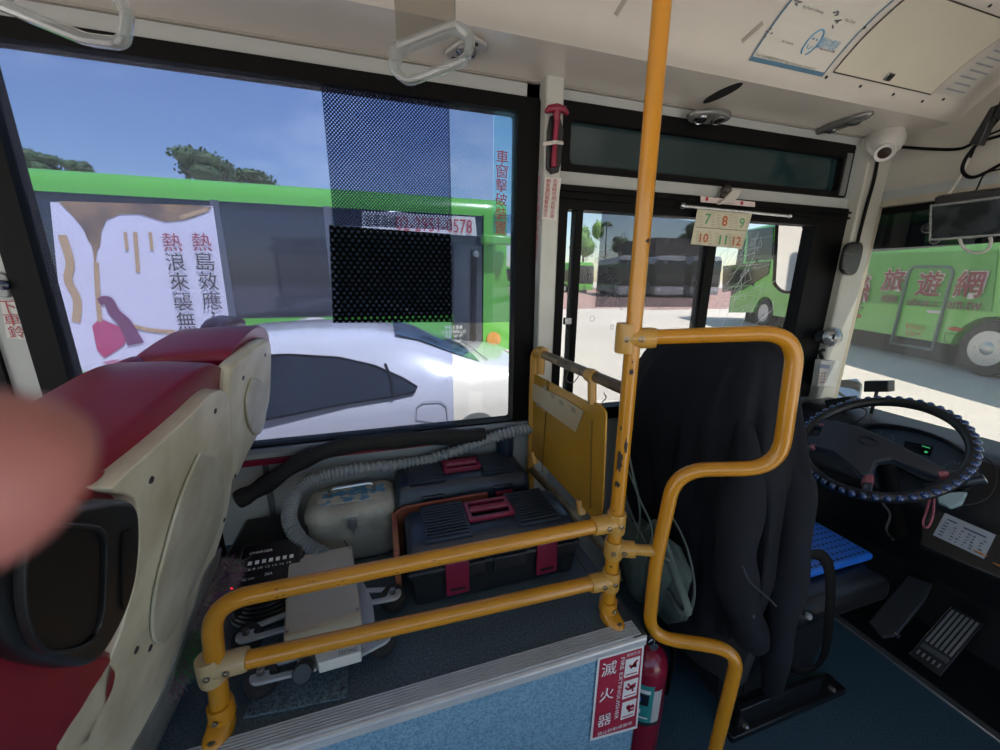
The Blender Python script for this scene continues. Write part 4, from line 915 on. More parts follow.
bm = B(); tube(bm, catmull([GP(a, b, .02) for a, b in ((562, 356), (557, 362), (563, 366), (570, 366), (566, 379), (572, 383), (578, 377), (580, 370))], 6), .0015, 6); tube(bm, catmull([GP(a, b, .02) for a, b in ((604, 393), (606, 398), (602, 402))], 6), .0015, 6)
tag(ob('hanging_wire', bm, M('wire_grey', '6a6560', .4, .6)), 'thin twisted wire wound round the guard rail tube', 'wire')
# loop rail beside the driver seat
lp0 = V((X0, Y0, 0)); lnn = V((.22, .36, 0)).normalized()
def LP(px, py): return ap(px, py, lp0, lnn)
t = thing('loop_handrail', LP(712, 765), 'tall curved yellow handrail winding beside the driver seat', 'handrail')
e = LP(715, 750); ft = V((e.x, e.y, 0))
pts = [LP(626, 337), LP(798, 336), LP(806, 372), LP(776, 458), LP(676, 478), LP(655, 590), LP(662, 632), LP(727, 642), LP(737, 672), e, ft]
pts = [LP(626, 338), LP(799, 338), LP(772, 476), LP(684, 459), LP(655, 560), LP(646, 634), LP(742, 652), e, ft]
P_ = fillet([LP(626, 338), LP(798, 332), LP(779, 468), LP(676, 470), LP(656, 560), LP(648, 636), LP(740, 650), e, ft], .075, 9)
bm = B(); tube(bm, P_, RR*.95, 18); ob('tube', bm, yellow, t, smooth=True)
a = LP(626, 338); b = LP(656, 338); clamp(t, a, b, RR+.006, .04, None, 1, -lnn); clamp(t, a-ZA*.035, a+ZA*.035, RR+.007, .04, None, 1, -lnn)
a = LP(608, 547); a = V((X0, Y0, a.z)); b = LP(657, 551); bm = B(); tube(bm, [a, b], RR*.8, 12); ob('short_stub', bm, clampm, t, smooth=True)
clamp(t, a, a.lerp(b, .5), RR+.004, .04, None, 1, -lnn); clamp(t, a-ZA*.027, a+ZA*.027, RR+.007, .04, None, 1, -lnn)
# ============================================================ SEATS
shellm = M('shell_cream', 'd0cbb8', .4, col2='aca48c', var=.2, scale=7, bump=.15, bscale=25, ramp=(.3, .6))
inner = M('shell_grey', 'c2c0b4', .38, col2='a19c88', scale=9, bump=.15, bscale=30)
sn = V((.97, 0, -.24)).normalized(); sp0 = V((-.32, 0, 1.33))
def SP(px, py, off=0): return ap(px, py, sp0+sn*off, sn)
def smoothpoly(pts, n=5):
    P = [V(p) for p in pts]; c = catmull(P+[P[0]], n); return c[:-1]
def shell(parent, out, inn, screws, off=0):
    q = [SP(a, b, off) for a, b in out]; bm = B(); prism(bm, smoothpoly(q, 3), -sn*.03); s_ = ob('back_shell', bm, shellm, parent, bevel=.012, bseg=3)
    q = [SP(a, b, off) for a, b in inn]; bm = B(); prism(bm, [p+sn*.001 for p in smoothpoly(q, 4)], sn*.006); ob('raised_panel', bm, inner, s_, bevel=.005)
    for a, b in screws:
        bm = B(); lathe(bm, [(.006, 0), (.005, .002)], SP(a, b, off+.0), sn, 10); ob('screw', bm, darkink, s_)
    return s_
def cushion(parent, out, off, th, grow, nm='backrest', lift=.0):
    """padding behind the shell, rolled over its top edge"""
    q = [SP(a, b, off) for a, b in out]; c = sum(q, V())/len(q); rings = []
    for d, k in ((0.0, .97), (-.012, 1.0), (-th*.5, 1.01), (-th+.015, 1.0), (-th, .95)):
        rings.append([c+(p-c)*k+sn*d+ZA*lift*(d/-th) for p in smoothpoly(q, 4)])
    bm = B(); loft(bm, rings); return ob(nm, bm, maroon, parent, smooth=True, ang=70)
ts = thing('bus_seat', SP(190, 560), 'nearer double-seat back with cream shell and black side grip', 'seat', 'maroon seats seen from behind')
shell(ts, [(112, 489), (126, 474), (160, 444), (190, 416), (212, 394), (224, 391), (230, 402), (232, 440), (233, 474), (226, 520), (210, 572), (190, 640), (150, 760), (60, 765), (82, 706), (110, 660), (128, 610), (140, 555), (138, 505), (130, 496), (116, 493)],
      [(196, 453), (215, 460), (222, 490), (215, 530), (185, 600), (165, 640), (150, 640), (150, 600), (163, 545), (178, 495)], [(151, 480), (215, 411), (211, 526), (224, 520), (150, 648), (136, 650)])
cu = cushion(ts, [(100, 492), (90, 462), (126, 428), (162, 398), (198, 368), (220, 364), (231, 380), (232, 430), (228, 500), (190, 620), (140, 740), (60, 750), (90, 600), (100, 520)], -.025, .17, 1, lift=-.03)
bm = B(); q = [SP(a, b, -.02) for a, b in ((85, 503), (100, 470), (118, 478), (110, 520), (95, 520))]; prism(bm, smoothpoly(q, 3), -sn*.1); ob('side_bolster', bm, M('bright_maroon', '8f0f2c', .35), ts, bevel=.015)
bm = B(); c = SP(165, 362, -.14); ball(bm, c, .05, .1, .06, 3); 
bm.free()
bm = B(); tube(bm, catmull([SP(a, b, -.20) for a, b in ((119, 386), (124, 374), (138, 366), (152, 364))], 5), .05, 12, rf=lambda s_: .010+.014*math.sin(math.pi*s_)); ob('headrest_wing', bm, maroon, ts, smooth=True)
# black side grip
def HP(px, py, off=0): return SP(px, py, .012+off)
o_ = [(-40, 512), (10, 512), (60, 508), (100, 502), (125, 500), (139, 508), (141, 540), (137, 580), (126, 615), (106, 652), (88, 666), (55, 663), (28, 655), (8, 630), (-8, 590), (-40, 560)]
bm = B(); prism(bm, smoothpoly([HP(a, b, .008) for a, b in o_], 3), -sn*.03); g_ = ob('side_grip', bm, blackpl, ts, bevel=.012, bseg=3)
bm = B(); prism(bm, smoothpoly([SP(a, b, .004) for a, b in ((222, 548), (214, 585), (196, 640), (160, 765), (128, 765), (160, 700), (190, 620), (205, 575))], 3), -sn*.006); ob('frame_strip', bm, M('strip_grey_metal', '8c8f8e', .4, .3, col2='6c6c66', scale=12), ts)
inn_ = [(20, 545), (30, 530), (70, 528), (94, 535), (97, 570), (93, 625), (75, 645), (45, 650), (28, 640), (17, 610), (15, 570)]
q = smoothpoly([HP(a, b, .008) for a, b in inn_], 3); c = sum(q, V())/len(q); bm = B(); ringprism(bm, [c+(p-c)*1.08 for p in q], q, sn*.009); ob('grip_lip', bm, blackpl, g_, bevel=.003)
bm = B(); prism(bm, smoothpoly([HP(a, b, .0105) for a, b in inn_], 3), sn*.002); ob('grip_pocket', bm, M('pocket_black', '050506', .5), g_)
bm = B(); prism(bm, smoothpoly([HP(a, b, .0095) for a, b in ((122, 532), (132, 530), (136, 550), (130, 590), (122, 610), (121, 570))], 3), sn*.002); ob('grip_slot', bm, M('pocket_black', '050506', .5), g_)
bm = B(); q = [SP(a, b, -.0) for a, b in ((-60, 575), (0, 600), (30, 645), (60, 655), (104, 650), (119, 654), (118, 680), (104, 712), (70, 765), (-60, 770))]; prism(bm, smoothpoly(q, 3), -sn*.11); ob('seat_side', bm, M('side_maroon', '83102c', .4), ts, bevel=.015)
tf = thing('bus_seat', SP(250, 470), 'farther seat back beside the window with scuffed cream shell', 'seat', 'maroon seats seen from behind')
shell(tf, [(231, 368), (246, 353), (262, 341), (271, 341), (272, 360), (270, 400), (261, 430), (248, 455), (236, 480), (231, 470), (230, 430), (229, 395)],
      [(250, 378), (260, 382), (265, 400), (262, 425), (255, 435), (247, 425), (244, 400)], [(243, 378), (265, 355), (260, 432), (235, 476)], off=-.006)
cushion(tf, [(229, 372), (228, 356), (240, 340), (256, 326), (266, 328), (270, 345), (268, 400), (255, 440), (236, 474), (229, 440), (229, 400)], -.03, .20, 1, lift=-.055)
bm = B(); tube(bm, catmull([SP(a, b, -.21) for a, b in ((209, 338), (213, 330), (224, 325), (240, 323))], 5), .05, 12, rf=lambda s_: .02+.016*math.sin(math.pi*s_)); ob('headrest_wing', bm, maroon, tf, smooth=True)
for dy, s_ in ((0, ts), (0, tf)): 
    bm = B(); c = s_.location; tube(bm, [(c.x-.12, c.y+.0, PZ), (c.x-.12, c.y, c.z)], .02, 8); tube(bm, [(c.x-.45, c.y, PZ), (c.x-.45, c.y, c.z-.1)], .02, 8); ob('seat_leg', bm, blackpl, s_)
    bm = B(); bx(bm, (c.x-.62, c.y-.17, c.z-.12), (c.x-.1, c.y+.17, c.z-.02)); ob('seat_cushion', bm, maroon, s_, bevel=.03)
# fingertip close to the lens
t_ = [(-110, 492, .028), (-60, 482, .030), (-12, 480, .032), (20, 484, .034), (46, 491, .035)]
bm = B(); P = [aw(a, b, w_) for a, b, w_ in t_]; P = catmull(P, 5); tube(bm, P, .01, 24, rf=lambda s_: (.0075*(1 if s_ < .45 else math.sqrt(max(.02, 1-((s_-.45)/.56)**2.6)))))
fg = tag(ob('fingertip', bm, M('skin', 'a86c66', .5, var=.1, scale=300), smooth=True, ang=180), 'blurred pink fingertip close to the lens at the left edge', 'finger')
# ============================================================ THINGS ON THE RAISED BOX
toolm = M('toolbox_grey', '222c3a', .32, var=.15, scale=20, bump=.05, bscale=200); toolside = M('toolbox_side', '1c1f22', .4, var=.2)
burg = M('burgundy_plastic', '7a1838', .35, var=.1)
def toolbox(x0, x1, yf, yb, z0, z1, label, skew=0):
    t = thing('toolbox', ((x0+x1)/2, (yf+yb)/2, z0), label, 'toolbox', 'toolboxes on the raised box')
    h = z1-z0; W_ = x1-x0; Dp = yb-yf
    def P(u, v, w_): return V((x0+W_*u+skew*v*Dp, yf+Dp*v, z0+h*w_))
    def bb(bm, u0, u1, v0, v1, w0, w1): return prism(bm, [P(u0, v0, w0), P(u1, v0, w0), P(u1, v1, w0), P(u0, v1, w0)], P(0, 0, w1)-P(0, 0, w0))
    bm = B(); loft(bm, [[P(*p) for p in ((.03, .04, 0), (.97, .04, 0), (.97, .96, 0), (.03, .96, 0))], [P(*p) for p in ((0, 0, .62), (1, 0, .62), (1, 1, .62), (0, 1, .62))]]); bb(bm, -.008, 1.008, -.015, 1.015, .52, .62); b_ = ob('tray_body', bm, toolside, t, bevel=.008)
    for u0, u1 in ((.22, .42), (.46, .66), (.80, .97)):
        bm = B(); bb(bm, u0, u1, -.035, .02, .40, .62); ob('front_rib', bm, toolside, b_, bevel=.004)
    S = [(0, .62), (-.01, .70), (.10, .93), (.16, .96), (.30, .96), (.32, .90), (.68, .90), (.70, .96), (.84, .96), (.90, .93), (1.01, .70), (1, .62)]
    lid = [(v, w_) for v, w_ in ((0, .62), (0, .72), (.12, .92), (.2, .95), (.8, .95), (.88, .92), (1, .72), (1, .62))]
    bm = B(); loft(bm, [[P(u, .5+(v-.5)*k, .62+(w_-.62)*kk) for v, w_ in lid] for u, k, kk in ((.0, .96, .75), (.03, 1, .93), (.06, 1, 1), (.94, 1, 1), (.97, 1, .93), (1, .96, .75))]); l_ = ob('lid', bm, toolm, t, bevel=.006)
    for u0, u1 in ((.10, .36), (.64, .90)):
        bm = B(); bb(bm, u0, u1, .12, .88, .94, .985)
        for k in range(11): bb(bm, u0+.01, u1-.01, .17+k*.062, .195+k*.062, .985, 1.01)
        ob('ribbed_pad', bm, toolm, l_, bevel=.0015)
    # handle: frame, recess and bar
    bm = B(); ringprism(bm, [P(*p) for p in ((.36, .36, .95), (.65, .36, .95), (.65, .78, .95), (.36, .78, .95))], [P(*p) for p in ((.39, .42, .95), (.62, .42, .95), (.62, .72, .95), (.39, .72, .95))], ZA*h*.07); hd = ob('handle_frame', bm, burg, l_, bevel=.003)
    bm = B(); tube(bm, [P(.385, .58, 1.0), P(.625, .58, 1.0)], h*.06, 12); ob('handle_bar', bm, burg, hd, smooth=True)
    bm = B(); bb(bm, .39, .62, .42, .72, .94, .955); ob('recess', bm, M('recess_dark', '101014', .5), hd)
    for u in (.19, .72):
        bm = B(); bb(bm, u-.012, u+.142, -.02, .05, .66, .80); ob('latch_block', bm, toolm, l_, bevel=.004)
        bm = B(); bb(bm, u, u+.13, -.055, -.01, .16, .72); la = ob('latch', bm, burg, t, bevel=.004)
        bm = B(); bb(bm, u+.025, u+.105, -.062, -.05, .24, .28); ob('latch_slot', bm, M('recess_dark', '101014', .5), la)
    return t
# front box: traced from its visible corners
lf = at(410, 560, 'z', PZ+.17); rb = at(530, 490, 'z', PZ+.21); lb_ = at(405, 516, 'z', PZ+.21); rf_ = at(600, 545, 'z', PZ+.17)
fx0, fx1 = .035, .565
toolbox(.03, .568, .945, 1.185, PZ, PZ+.203, 'nearer dark grey toolbox with burgundy latches, right behind the yellow rail')
toolbox(.01, .50, 1.21, 1.408, PZ+.002, PZ+.25, 'farther dark grey toolbox with burgundy handle against the wall')
# reddish board standing between them
bm = B(); q = [(.005, 1.191, PZ+.0), (.33, 1.191, PZ), (.33, 1.191, PZ+.190), (.03, 1.191, PZ+.185), (.005, 1.191, PZ+.17)]
prism(bm, q, (0, .012, 0)); bx(bm, (-.008, 1.0, PZ), (.010, 1.203, PZ+.165)); t = tag(ob('plastic_tray', bm, M('faded_red_plastic', '7e3438', .5, col2='96683c', scale=9, ramp=(.3, .7)), bevel=.003), 'faded red and ochre plastic tray upright between the two toolboxes', 'tray')
# white case
def PZp(px, py, z=0): return at(px, py, 'z', PZ+z)
cc = V((-.135, 1.30, PZ)); t = thing('metal_case', cc, 'scuffed off-white rounded case with clasp and carrying handle', 'case')
def rrect(c, hx, hy, r, z, n=5): 
    P = []
    for sx, sy, a0 in ((1, 1, 0), (-1, 1, 90), (-1, -1, 180), (1, -1, 270)):
        for k in range(n): a = R_(a0+k*90/(n-1)); P.append(V((c.x+sx*(hx-r)+r*math.cos(a), c.y+sy*(hy-r)+r*math.sin(a), z)))
    return P
casem = M('case_cream', 'a9a99f', .4, col2='87857a', var=.2, scale=12, ramp=(.3, .6))
bm = B(); loft(bm, [rrect(cc, .135, .085, .05, PZ), rrect(cc, .143, .092, .05, PZ+.01), rrect(cc, .143, .092, .05, PZ+.155)]); ob('body', bm, casem, t, smooth=True, ang=50)
bm = B(); loft(bm, [rrect(cc, .149, .098, .055, PZ+.155), rrect(cc, .149, .098, .055, PZ+.17), rrect(cc, .14, .089, .05, PZ+.192), rrect(cc, .125, .074, .045, PZ+.20)]); ld = ob('lid', bm, casem, t, smooth=True, ang=50)
bm = B(); q = rrect(cc, .11, .05, .03, PZ+.2005, 4); prism(bm, q, (0, 0, .003)); ob('lid_plate', bm, M('chipped_blue', '4f86ac', .5, col2='b0ada2', scale=28, ramp=(.47, .53)), ld)
bm = B(); tube(bm, fillet([cc+V((-.075, -.0, .20)), cc+V((-.07, -.0, .23)), cc+V((.07, -.0, .235)), cc+V((.075, -.0, .202))], .02), .006, 8); ob('handle', bm, chrome, ld, smooth=True)
bm = B(); bx(bm, cc+V((-.012, -.107, .135)), cc+V((.018, -.09, .172))); tube(bm, [cc+V((-.008, -.106, .135)), cc+V((.003, -.108, .11)), cc+V((.014, -.106, .135))], .004, 8); ob('clasp', bm, alu, t, bevel=.002)
bm = B(); tube(bm, catmull([cc+V((-.03, -.095, .09)), cc+V((-.02, -.095, .06)), cc+V((-.022, -.095, .03)), cc+V((-.02, -.095, .01))], 4), .0018, 5); ob('crack', bm, darkink, t)
# corrugated hose
hp = [at(534, 428, 'y', 1.38), at(505, 434, 'y', 1.36), at(470, 446, 'y', 1.37), at(430, 459, 'y', 1.375), at(395, 465, 'y', 1.37), at(350, 470, 'y', 1.355), at(318, 478, 'y', 1.34), at(297, 492, 'y', 1.30), at(289, 516, 'y', 1.22), at(297, 536, 'y', 1.17), at(311, 548, 'y', 1.14), at(328, 556, 'y', 1.12)]
hp = catmull(hp, 64); hose = []
bm = B(); n_ = len(hp); tube(bm, hp, .02, 14, rf=lambda s_: .0205+.0035*math.cos(s_*(n_-1)*2*math.pi/8.0))
tag(ob('corrugated_hose', bm, M('hose_grey', '8b9196', .4), smooth=True, ang=80), 'grey corrugated hose curling round the white case', 'hose')
# black foam strip
fp = catmull([at(238, 500, 'y', 1.34), at(262, 487, 'y', 1.35), at(300, 462, 'y', 1.365), at(340, 447, 'y', 1.37), at(400, 440, 'y', 1.375), at(450, 437, 'y', 1.375), at(484, 436, 'y', 1.375)], 8)
bm = B(); tube(bm, fp, .03, 10, rf=lambda s_: (.031+.003*math.sin(s_*40), .026+.003*math.sin(s_*31+1)), flat=ZA); tag(ob('foam_strip', bm, M('black_foam', '141414', .75, bump=.4, bscale=60), smooth=True, ang=80), 'long black foam strip leaning along the wall under the window', 'foam')
# charger
ct = V((-.345, 1.13, PZ)); t = thing('battery_charger', ct, 'black battery charger with white print and a red light', 'charger')
a = PZp(228, 585, .0); 
bm = B(); bx(bm, (-.50, 1.17, PZ), (-.335, 1.385, PZ+.12)); ob('battery', bm, blackpl, t, bevel=.015)
bm = B(); cu_ = (-.41, 1.02)
fr_ = [(-.44, 1.03, PZ), (-.265, 1.03, PZ), (-.265, 1.17, PZ), (-.44, 1.17, PZ)]
loft(bm, [[V(p) for p in fr_], [V((p[0], p[1]+.0, PZ+.09 if p[1] < 1.1 else PZ+.16)) for p in fr_]]); body = ob('body', bm, blackpl, t, bevel=.008)
sl_ = V((0, .14, .07)).normalized(); pc = V((-.352, 1.10, PZ+.129)); nn_ = XA.cross(sl_)
bm = B(); obx(bm, pc, XA, sl_, nn_, .078, .062, .002); pl_ = ob('front_panel', bm, M('panel_navy', '10131a', .3), body)
lettering('panel_lettering', [('CHARGER', pc+sl_*.04-XA*.03+nn_*.0035, XA, sl_, .06, .007), ('30A', pc-sl_*.03+nn_*.0035, XA, sl_, .02, .008), ('AC 110V', pc-sl_*.035-XA*.05+nn_*.0035, XA, sl_, .03, .006), ('6 8 10 12 14 16 18', pc-sl_*.008+nn_*.0035, XA, sl_, .11, .006)], whiteink, pl_)
bm = B()
for k in range(7): obx(bm, pc+XA*(-.054+k*.018)+sl_*.01+nn_*.003, XA, sl_, nn_, .005, .005, .001)
ob('gauge_marks', bm, whiteink, pl_)
bm = B(); c = at(231, 588, 'z', PZ+.06); tube(bm, [V((c.x, c.y, PZ)), V((c.x, c.y, PZ+.055))], .012, 8); st = ob('light_stalk', bm, blackpl, t)
bm = B(); ball(bm, V((c.x, c.y, PZ+.062)), .007); ob('red_light', bm, M('red_led', 'ff2030', .3, emit=3), st, smooth=True)
bm = B(); c0 = PZp(266, 618, .0)
for k in range(5): tube(bm, [V((c0.x+math.cos(a)*(.085-.007*k), c0.y+math.sin(a)*(.05-.004*k)+.02, PZ+.008+.011*k)) for a in np.linspace(0, 2*math.pi, 33)[:-1]], .0065, 7, closed=True)
tag(ob('cable_coil', bm, M('cable_black', '0b0b0d', .4), smooth=True, ang=80), 'coiled black cable lying behind the upper rail bend', 'cable')
# ---- measuring device on four little wheels
t = thing('wheeled_device', PZp(330, 630), 'beige box device on grey arms with four small black wheels', 'device')
WB = [(247, 638), (393, 597), (262, 678), (382, 640)]
wz = .035
W3 = [at(a, b, 'z', PZ+wz*1.2) for a, b in WB]
bm_ax = (W3[3]-W3[2]); axu = (W3[1]-W3[0]).normalized(); axv = ZA.cross(axu)
armm = M('arm_grey', 'a6a9ab', .4, .2)
for i, c in enumerate(W3):
    bm = B(); lathe(bm, [(.018, -.014), (.034, -.014), (.036, -.008), (.036, .008), (.034, .014), (.018, .014)], c-ZA*.004, ZA*.9-axv*.5*(1 if i > 1 else .6), 24); w_ = ob('wheel', bm, tyre, t, smooth=True)
    bm = B(); lathe(bm, [(.009, -.0), (.009, .012), (.008, .014)], c+ZA*.014, ZA, 6); ob('axle_bolt', bm, bolt, w_)
ctr4 = sum(W3, V())/4
def arm(c, tgt, wd0, wd1, holes=True):
    d = (tgt-c); d.z = 0; L_ = d.length; d.normalize(); e = ZA.cross(d); q = []
    for a in np.linspace(math.pi/2, 3*math.pi/2, 9): q.append(c+d*.0+(d*math.cos(a)+e*math.sin(a))*wd0)
    q += [c+d*L_-e*wd1, c+d*L_+e*wd1]; q = [V((p.x, p.y, PZ+.048)) for p in q]
    inn = []
    for p in q:
        k = c+d*(L_*.5); s_ = V((p.x-k.x, p.y-k.y, 0)); inn.append(V((k.x, k.y, PZ+.048))+d*s_.dot(d)*.52+e*s_.dot(e)*.5)
    return q, inn
boxc = (at(352, 655, 'z', PZ+.05), )
for i, tp in ((0, (300, 618)), (1, (352, 600)), (2, (318, 660)), (3, (350, 652))):
    c = W3[i]; tg = at(*tp, 'z', PZ+.048); q, inn = arm(c, tg, .024, .034 if i < 2 else .030)
    bm = B(); ringprism(bm, q, inn, (0, 0, .008)); ob('arm', bm, armm, t, bevel=.002)
bm = B(); q = [at(a, b, 'z', PZ+.05) for a, b in ((292, 640), (285, 600), (300, 590), (360, 575), (372, 600), (378, 645), (320, 668), (300, 672))]; prism(bm, q, (0, 0, .006)); ob('base_plate', bm, armm, t, bevel=.003)
pale = M('beige_box', 'a39d90', .4, var=.05); pale2 = M('white_box', 'c4c3ba', .4, var=.05)
Z1 = .125
q = [at(a, b, 'z', PZ+Z1) for a, b in ((289, 557), (352, 545), (361, 612), (283, 637))]
bm = B(); prism(bm, [p-ZA*.045 for p in q], (0, 0, .045)); ub = ob('upper_box', bm, pale, t, bevel=.006, bseg=3)
c = sum(q, V())/4
for p in q:
    bm = B(); lathe(bm, [(.004, 0), (.004, .0015)], p+(c-p)*.09, ZA, 10); ob('screw', bm, bolt, ub)
q = [at(a, b, 'z', PZ+.075) for a, b in ((310, 640), (360, 622), (361, 652), (318, 664))]
bm = B(); prism(bm, [p-ZA*.03 for p in q], (0, 0, .03)); lb2 = ob('lower_box', bm, pale2, t, bevel=.003)
dx_ = (q[2]-q[3]).normalized(); dy_ = ZA.cross(dx_)
lettering('label', [('TESTING', q[2]+dy_*.010-dx_*.03+ZA*.002, dx_, dy_, .042, .010)], M('label_blue', '3a4664', .5), lb2)
bm = B(); lathe(bm, [(.020, 0), (.022, .003), (.022, .03), (.019, .034)], at(305, 668, 'z', PZ+.05), (dy_*-1+ZA*.6), 24); ob('black_cap', bm, blackpl, t, smooth=True)
bm = B(); q = [at(a, b, 'z', PZ+.006) for a, b in ((243, 718), (264, 672), (348, 664), (347, 697))]; prism(bm, [p-ZA*.005 for p in q], (0, 0, .006)); t = tag(ob('floor_plate', bm, M('plate_speckle', '5c6e76', .45, col2='2e3a40', scale=200, ramp=(.38, .62)), bevel=.001), 'thin speckled metal plate screwed down beside the rail foot', 'plate')
bm = B()
for a, b in ((250, 711), (253, 714), (341, 690), (343, 688)): lathe(bm, [(.004, 0), (.003, .002)], at(a, b, 'z', PZ+.006), ZA, 8)
ob('screw', bm, darkink, t)
# feather duster
t = thing('feather_duster', PZp(190, 650), 'fluffy grey duster with purple and green strands between seat and rail', 'duster')
cols = [M('fluff_grey', '6c6664', .9), M('fluff_purple', '7a3a74', .9), M('fluff_green', '4c8450', .9)]
axis = [at(225, 570, 'y', 1.02), at(205, 590, 'y', .98), at(190, 625, 'y', .90), at(172, 660, 'y', .84), at(150, 700, 'y', .79)]
axis = catmull([V((p.x+.005, p.y, max(p.z, PZ+.055))) for p in axis], 6)
for ci, (mt_, nme) in enumerate(zip(cols, ('grey_fluff', 'purple_fluff', 'green_fluff'))):
    rnd = random.Random(ci+50); bm = B()
    for k in range(4200 if ci == 0 else 2200):
        s_ = rnd.random()
        if ci == 2: s_ = rnd.gauss(.72, .07)
        if ci == 1: s_ = rnd.choice((rnd.gauss(.2, .1), rnd.gauss(.5, .1), rnd.gauss(.8, .08)))
        s_ = max(0, min(.999, s_)); p = axis[int(s_*len(axis))]; d = V([rnd.gauss(0, 1) for _ in range(3)]).normalized(); r = .062*(.5+.5*math.sin(math.pi*min(1, s_*.9+.12)))
        b = p+d*r*.55; e = p+d*r*rnd.uniform(.85, 1.15)+V((rnd.uniform(-.012, .012), rnd.uniform(-.012, .012), -.008)); e.z = max(e.z, PZ+.002); b.z = max(b.z, PZ+.002)
        w_ = d.orthogonal().normalized()*.0012; bm.faces.new([bm.verts.new(b-w_), bm.verts.new(b+w_), bm.verts.new(e)])
    if ci == 0: tube(bm, axis, .03, 10, rf=lambda s_: .034*(.55+.45*math.sin(math.pi*min(1, s_*.9+.12))))
    o = ob(nme, bm, mt_, t); 
# blue bucket edge by the window corner
t = thing('plastic_cup', at(498, 436, 'y', 1.38), 'small dark blue round canister in the corner beside the hose', 'canister')
c = at(505, 436, 'y', 1.38); bm = B(); lathe(bm, [(.034, -.11), (.036, -.02), (.036, .0), (.033, .004)], (c.x, c.y, c.z), ZA, 24); ob('canister', bm, M('navy_plastic', '1d2a3c', .4), t, smooth=True)
bm = B(); c = at(497, 437, 'y', 1.375); 
bm.free()
# ============================================================ EXTINGUISHER AND ITS STICKER
def FY(px, py, off=0): return at(px, py, 'y', PY-.005-off)
t = tag(ob('extinguisher_sign', prism(B(), [FY(a, b) for a, b in ((598, 658), (644, 645), (637, 728), (590, 741))], (0, -.0006, 0)), paper), 'red and white fire extinguisher instruction sign on the blue box side', 'sign')
sr = M('sign_crimson', 'a3203c', .5)
bm = B(); prism(bm, [FY(a, b, .001) for a, b in ((600, 660), (642, 648), (635.5, 726), (592.5, 738))], (0, -.0006, 0)); fld = ob('red_field', bm, sr, t)
A_, B_, C_, D_ = [FY(a, b, .0025) for a, b in ((600, 660), (642, 648), (635.5, 726), (592.5, 738))]
def sg_(u, v): return (A_*(1-u)+B_*u)*(1-v)+(D_*(1-u)+C_*u)*v
sx = (B_-A_).normalized(); sy = (A_-D_).normalized(); Wd = (B_-A_).length; Hd = (A_-D_).length
lettering('white_characters', [('滅', sg_(.24, .14), sx, sy, Wd*.36, Hd*.17), ('火', sg_(.24, .46), sx, sy, Wd*.34, Hd*.16), ('器', sg_(.24, .80), sx, sy, Wd*.34, Hd*.15), ('FIRE EXTINGUISHER', sg_(.53, .44), -sy, sx, Hd*.80, Wd*.09), ('禁止移動或擅用', sg_(.5, .955), sx, sy, Wd*.86, Hd*.05), ('使用方法', sg_(.80, .04), sx, sy, Wd*.34, Hd*.04)], whiteink, fld)
for k, v in enumerate((.20, .47, .74)):
    bm = B(); obx(bm, sg_(.79, v), sx, sy, YA, Wd*.175, Hd*.115, .0006); pb = ob('picture_box', bm, paper, fld)
    bm = B(); rnd = random.Random(k)
    c = sg_(.79, v)-YA*.0012
    for j in range(6): a = rnd.uniform(0, 3); obx(bm, c+sx*rnd.uniform(-.3, .3)*Wd*.3+sy*rnd.uniform(-.2, .6)*Hd*.1, sx*math.cos(a)+sy*math.sin(a), sy*math.cos(a)-sx*math.sin(a), YA, Wd*.06, Hd*.012, .0004)
    obx(bm, c-sy*Hd*.08, sx, sy, YA, Wd*.14, Hd*.004, .0004); ob('pictogram', bm, sr, pb)
ec = at(645, 700, 'y', .80); ec = V((.755, .795, 0)); er = .068
t = thing('fire_extinguisher', ec, 'red fire extinguisher standing behind the corner of the blue box', 'fire extinguisher')
zt_e = .40
red = M('extinguisher_red', '8e1330', .25, coat=.4)
bm = B(); lathe(bm, [(er*.9, 0), (er, .008), (er, zt_e-.06), (er*.93, zt_e-.03), (er*.7, zt_e-.005), (er*.35, zt_e+.01), (er*.32, zt_e+.03)], ec, ZA, 32); tk = ob('tank', bm, red, t, smooth=True)
def band(r, z0, z1, a0, a1, mat, nm, par, n=14):
    bm = B(); grid(bm, [[(ec.x+r*math.cos(a), ec.y+r*math.sin(a), z) for a in np.linspace(a0, a1, n)] for z in (z0, z1)]); return ob(nm, bm, mat, par, smooth=True)
fa = math.atan2(-ec.y, -ec.x)
lb_ = band(er+.0008, .17, .32, fa-1.0, fa+.55, M('label_teal', '2f8f8c', .4), 'teal_label', tk)
band(er+.0016, .24, .285, fa-.9, fa+.35, M('label_navy', '16202e', .4), 'navy_band', lb_)
bm = B(); p = V((ec.x+(er+.003)*math.cos(fa-.15), ec.y+(er+.003)*math.sin(fa-.15), .262)); lathe(bm, [(.014, 0), (.012, .001)], p, (math.cos(fa), math.sin(fa), 0), 18); ob('blue_disc', bm, M('disc_blue', '2f62b8', .4), lb_)
band(er+.0014, .288, .302, fa-.5, fa+.4, whiteink, 'white_print', lb_); band(er+.0014, .186, .192, fa-.5, fa+.4, whiteink, 'white_print', lb_); band(er+.0014, .205, .222, fa-.25, fa+.05, whiteink, 'white_print', lb_)
band(er+.0008, .17, .30, fa+.56, fa+1.0, M('label_white', 'c8c8c4', .4), 'white_label', tk); band(er+.0012, .155, .17, fa-1.0, fa+1.0, darkink, 'black_band', tk)
bm = B(); lathe(bm, [(.018, 0), (.02, .01), (.02, .035), (.012, .04)], ec+ZA*(zt_e+.02), ZA, 16); vl = ob('valve', bm, M('brass_dark', '6a6258', .35, .8), t, smooth=True)
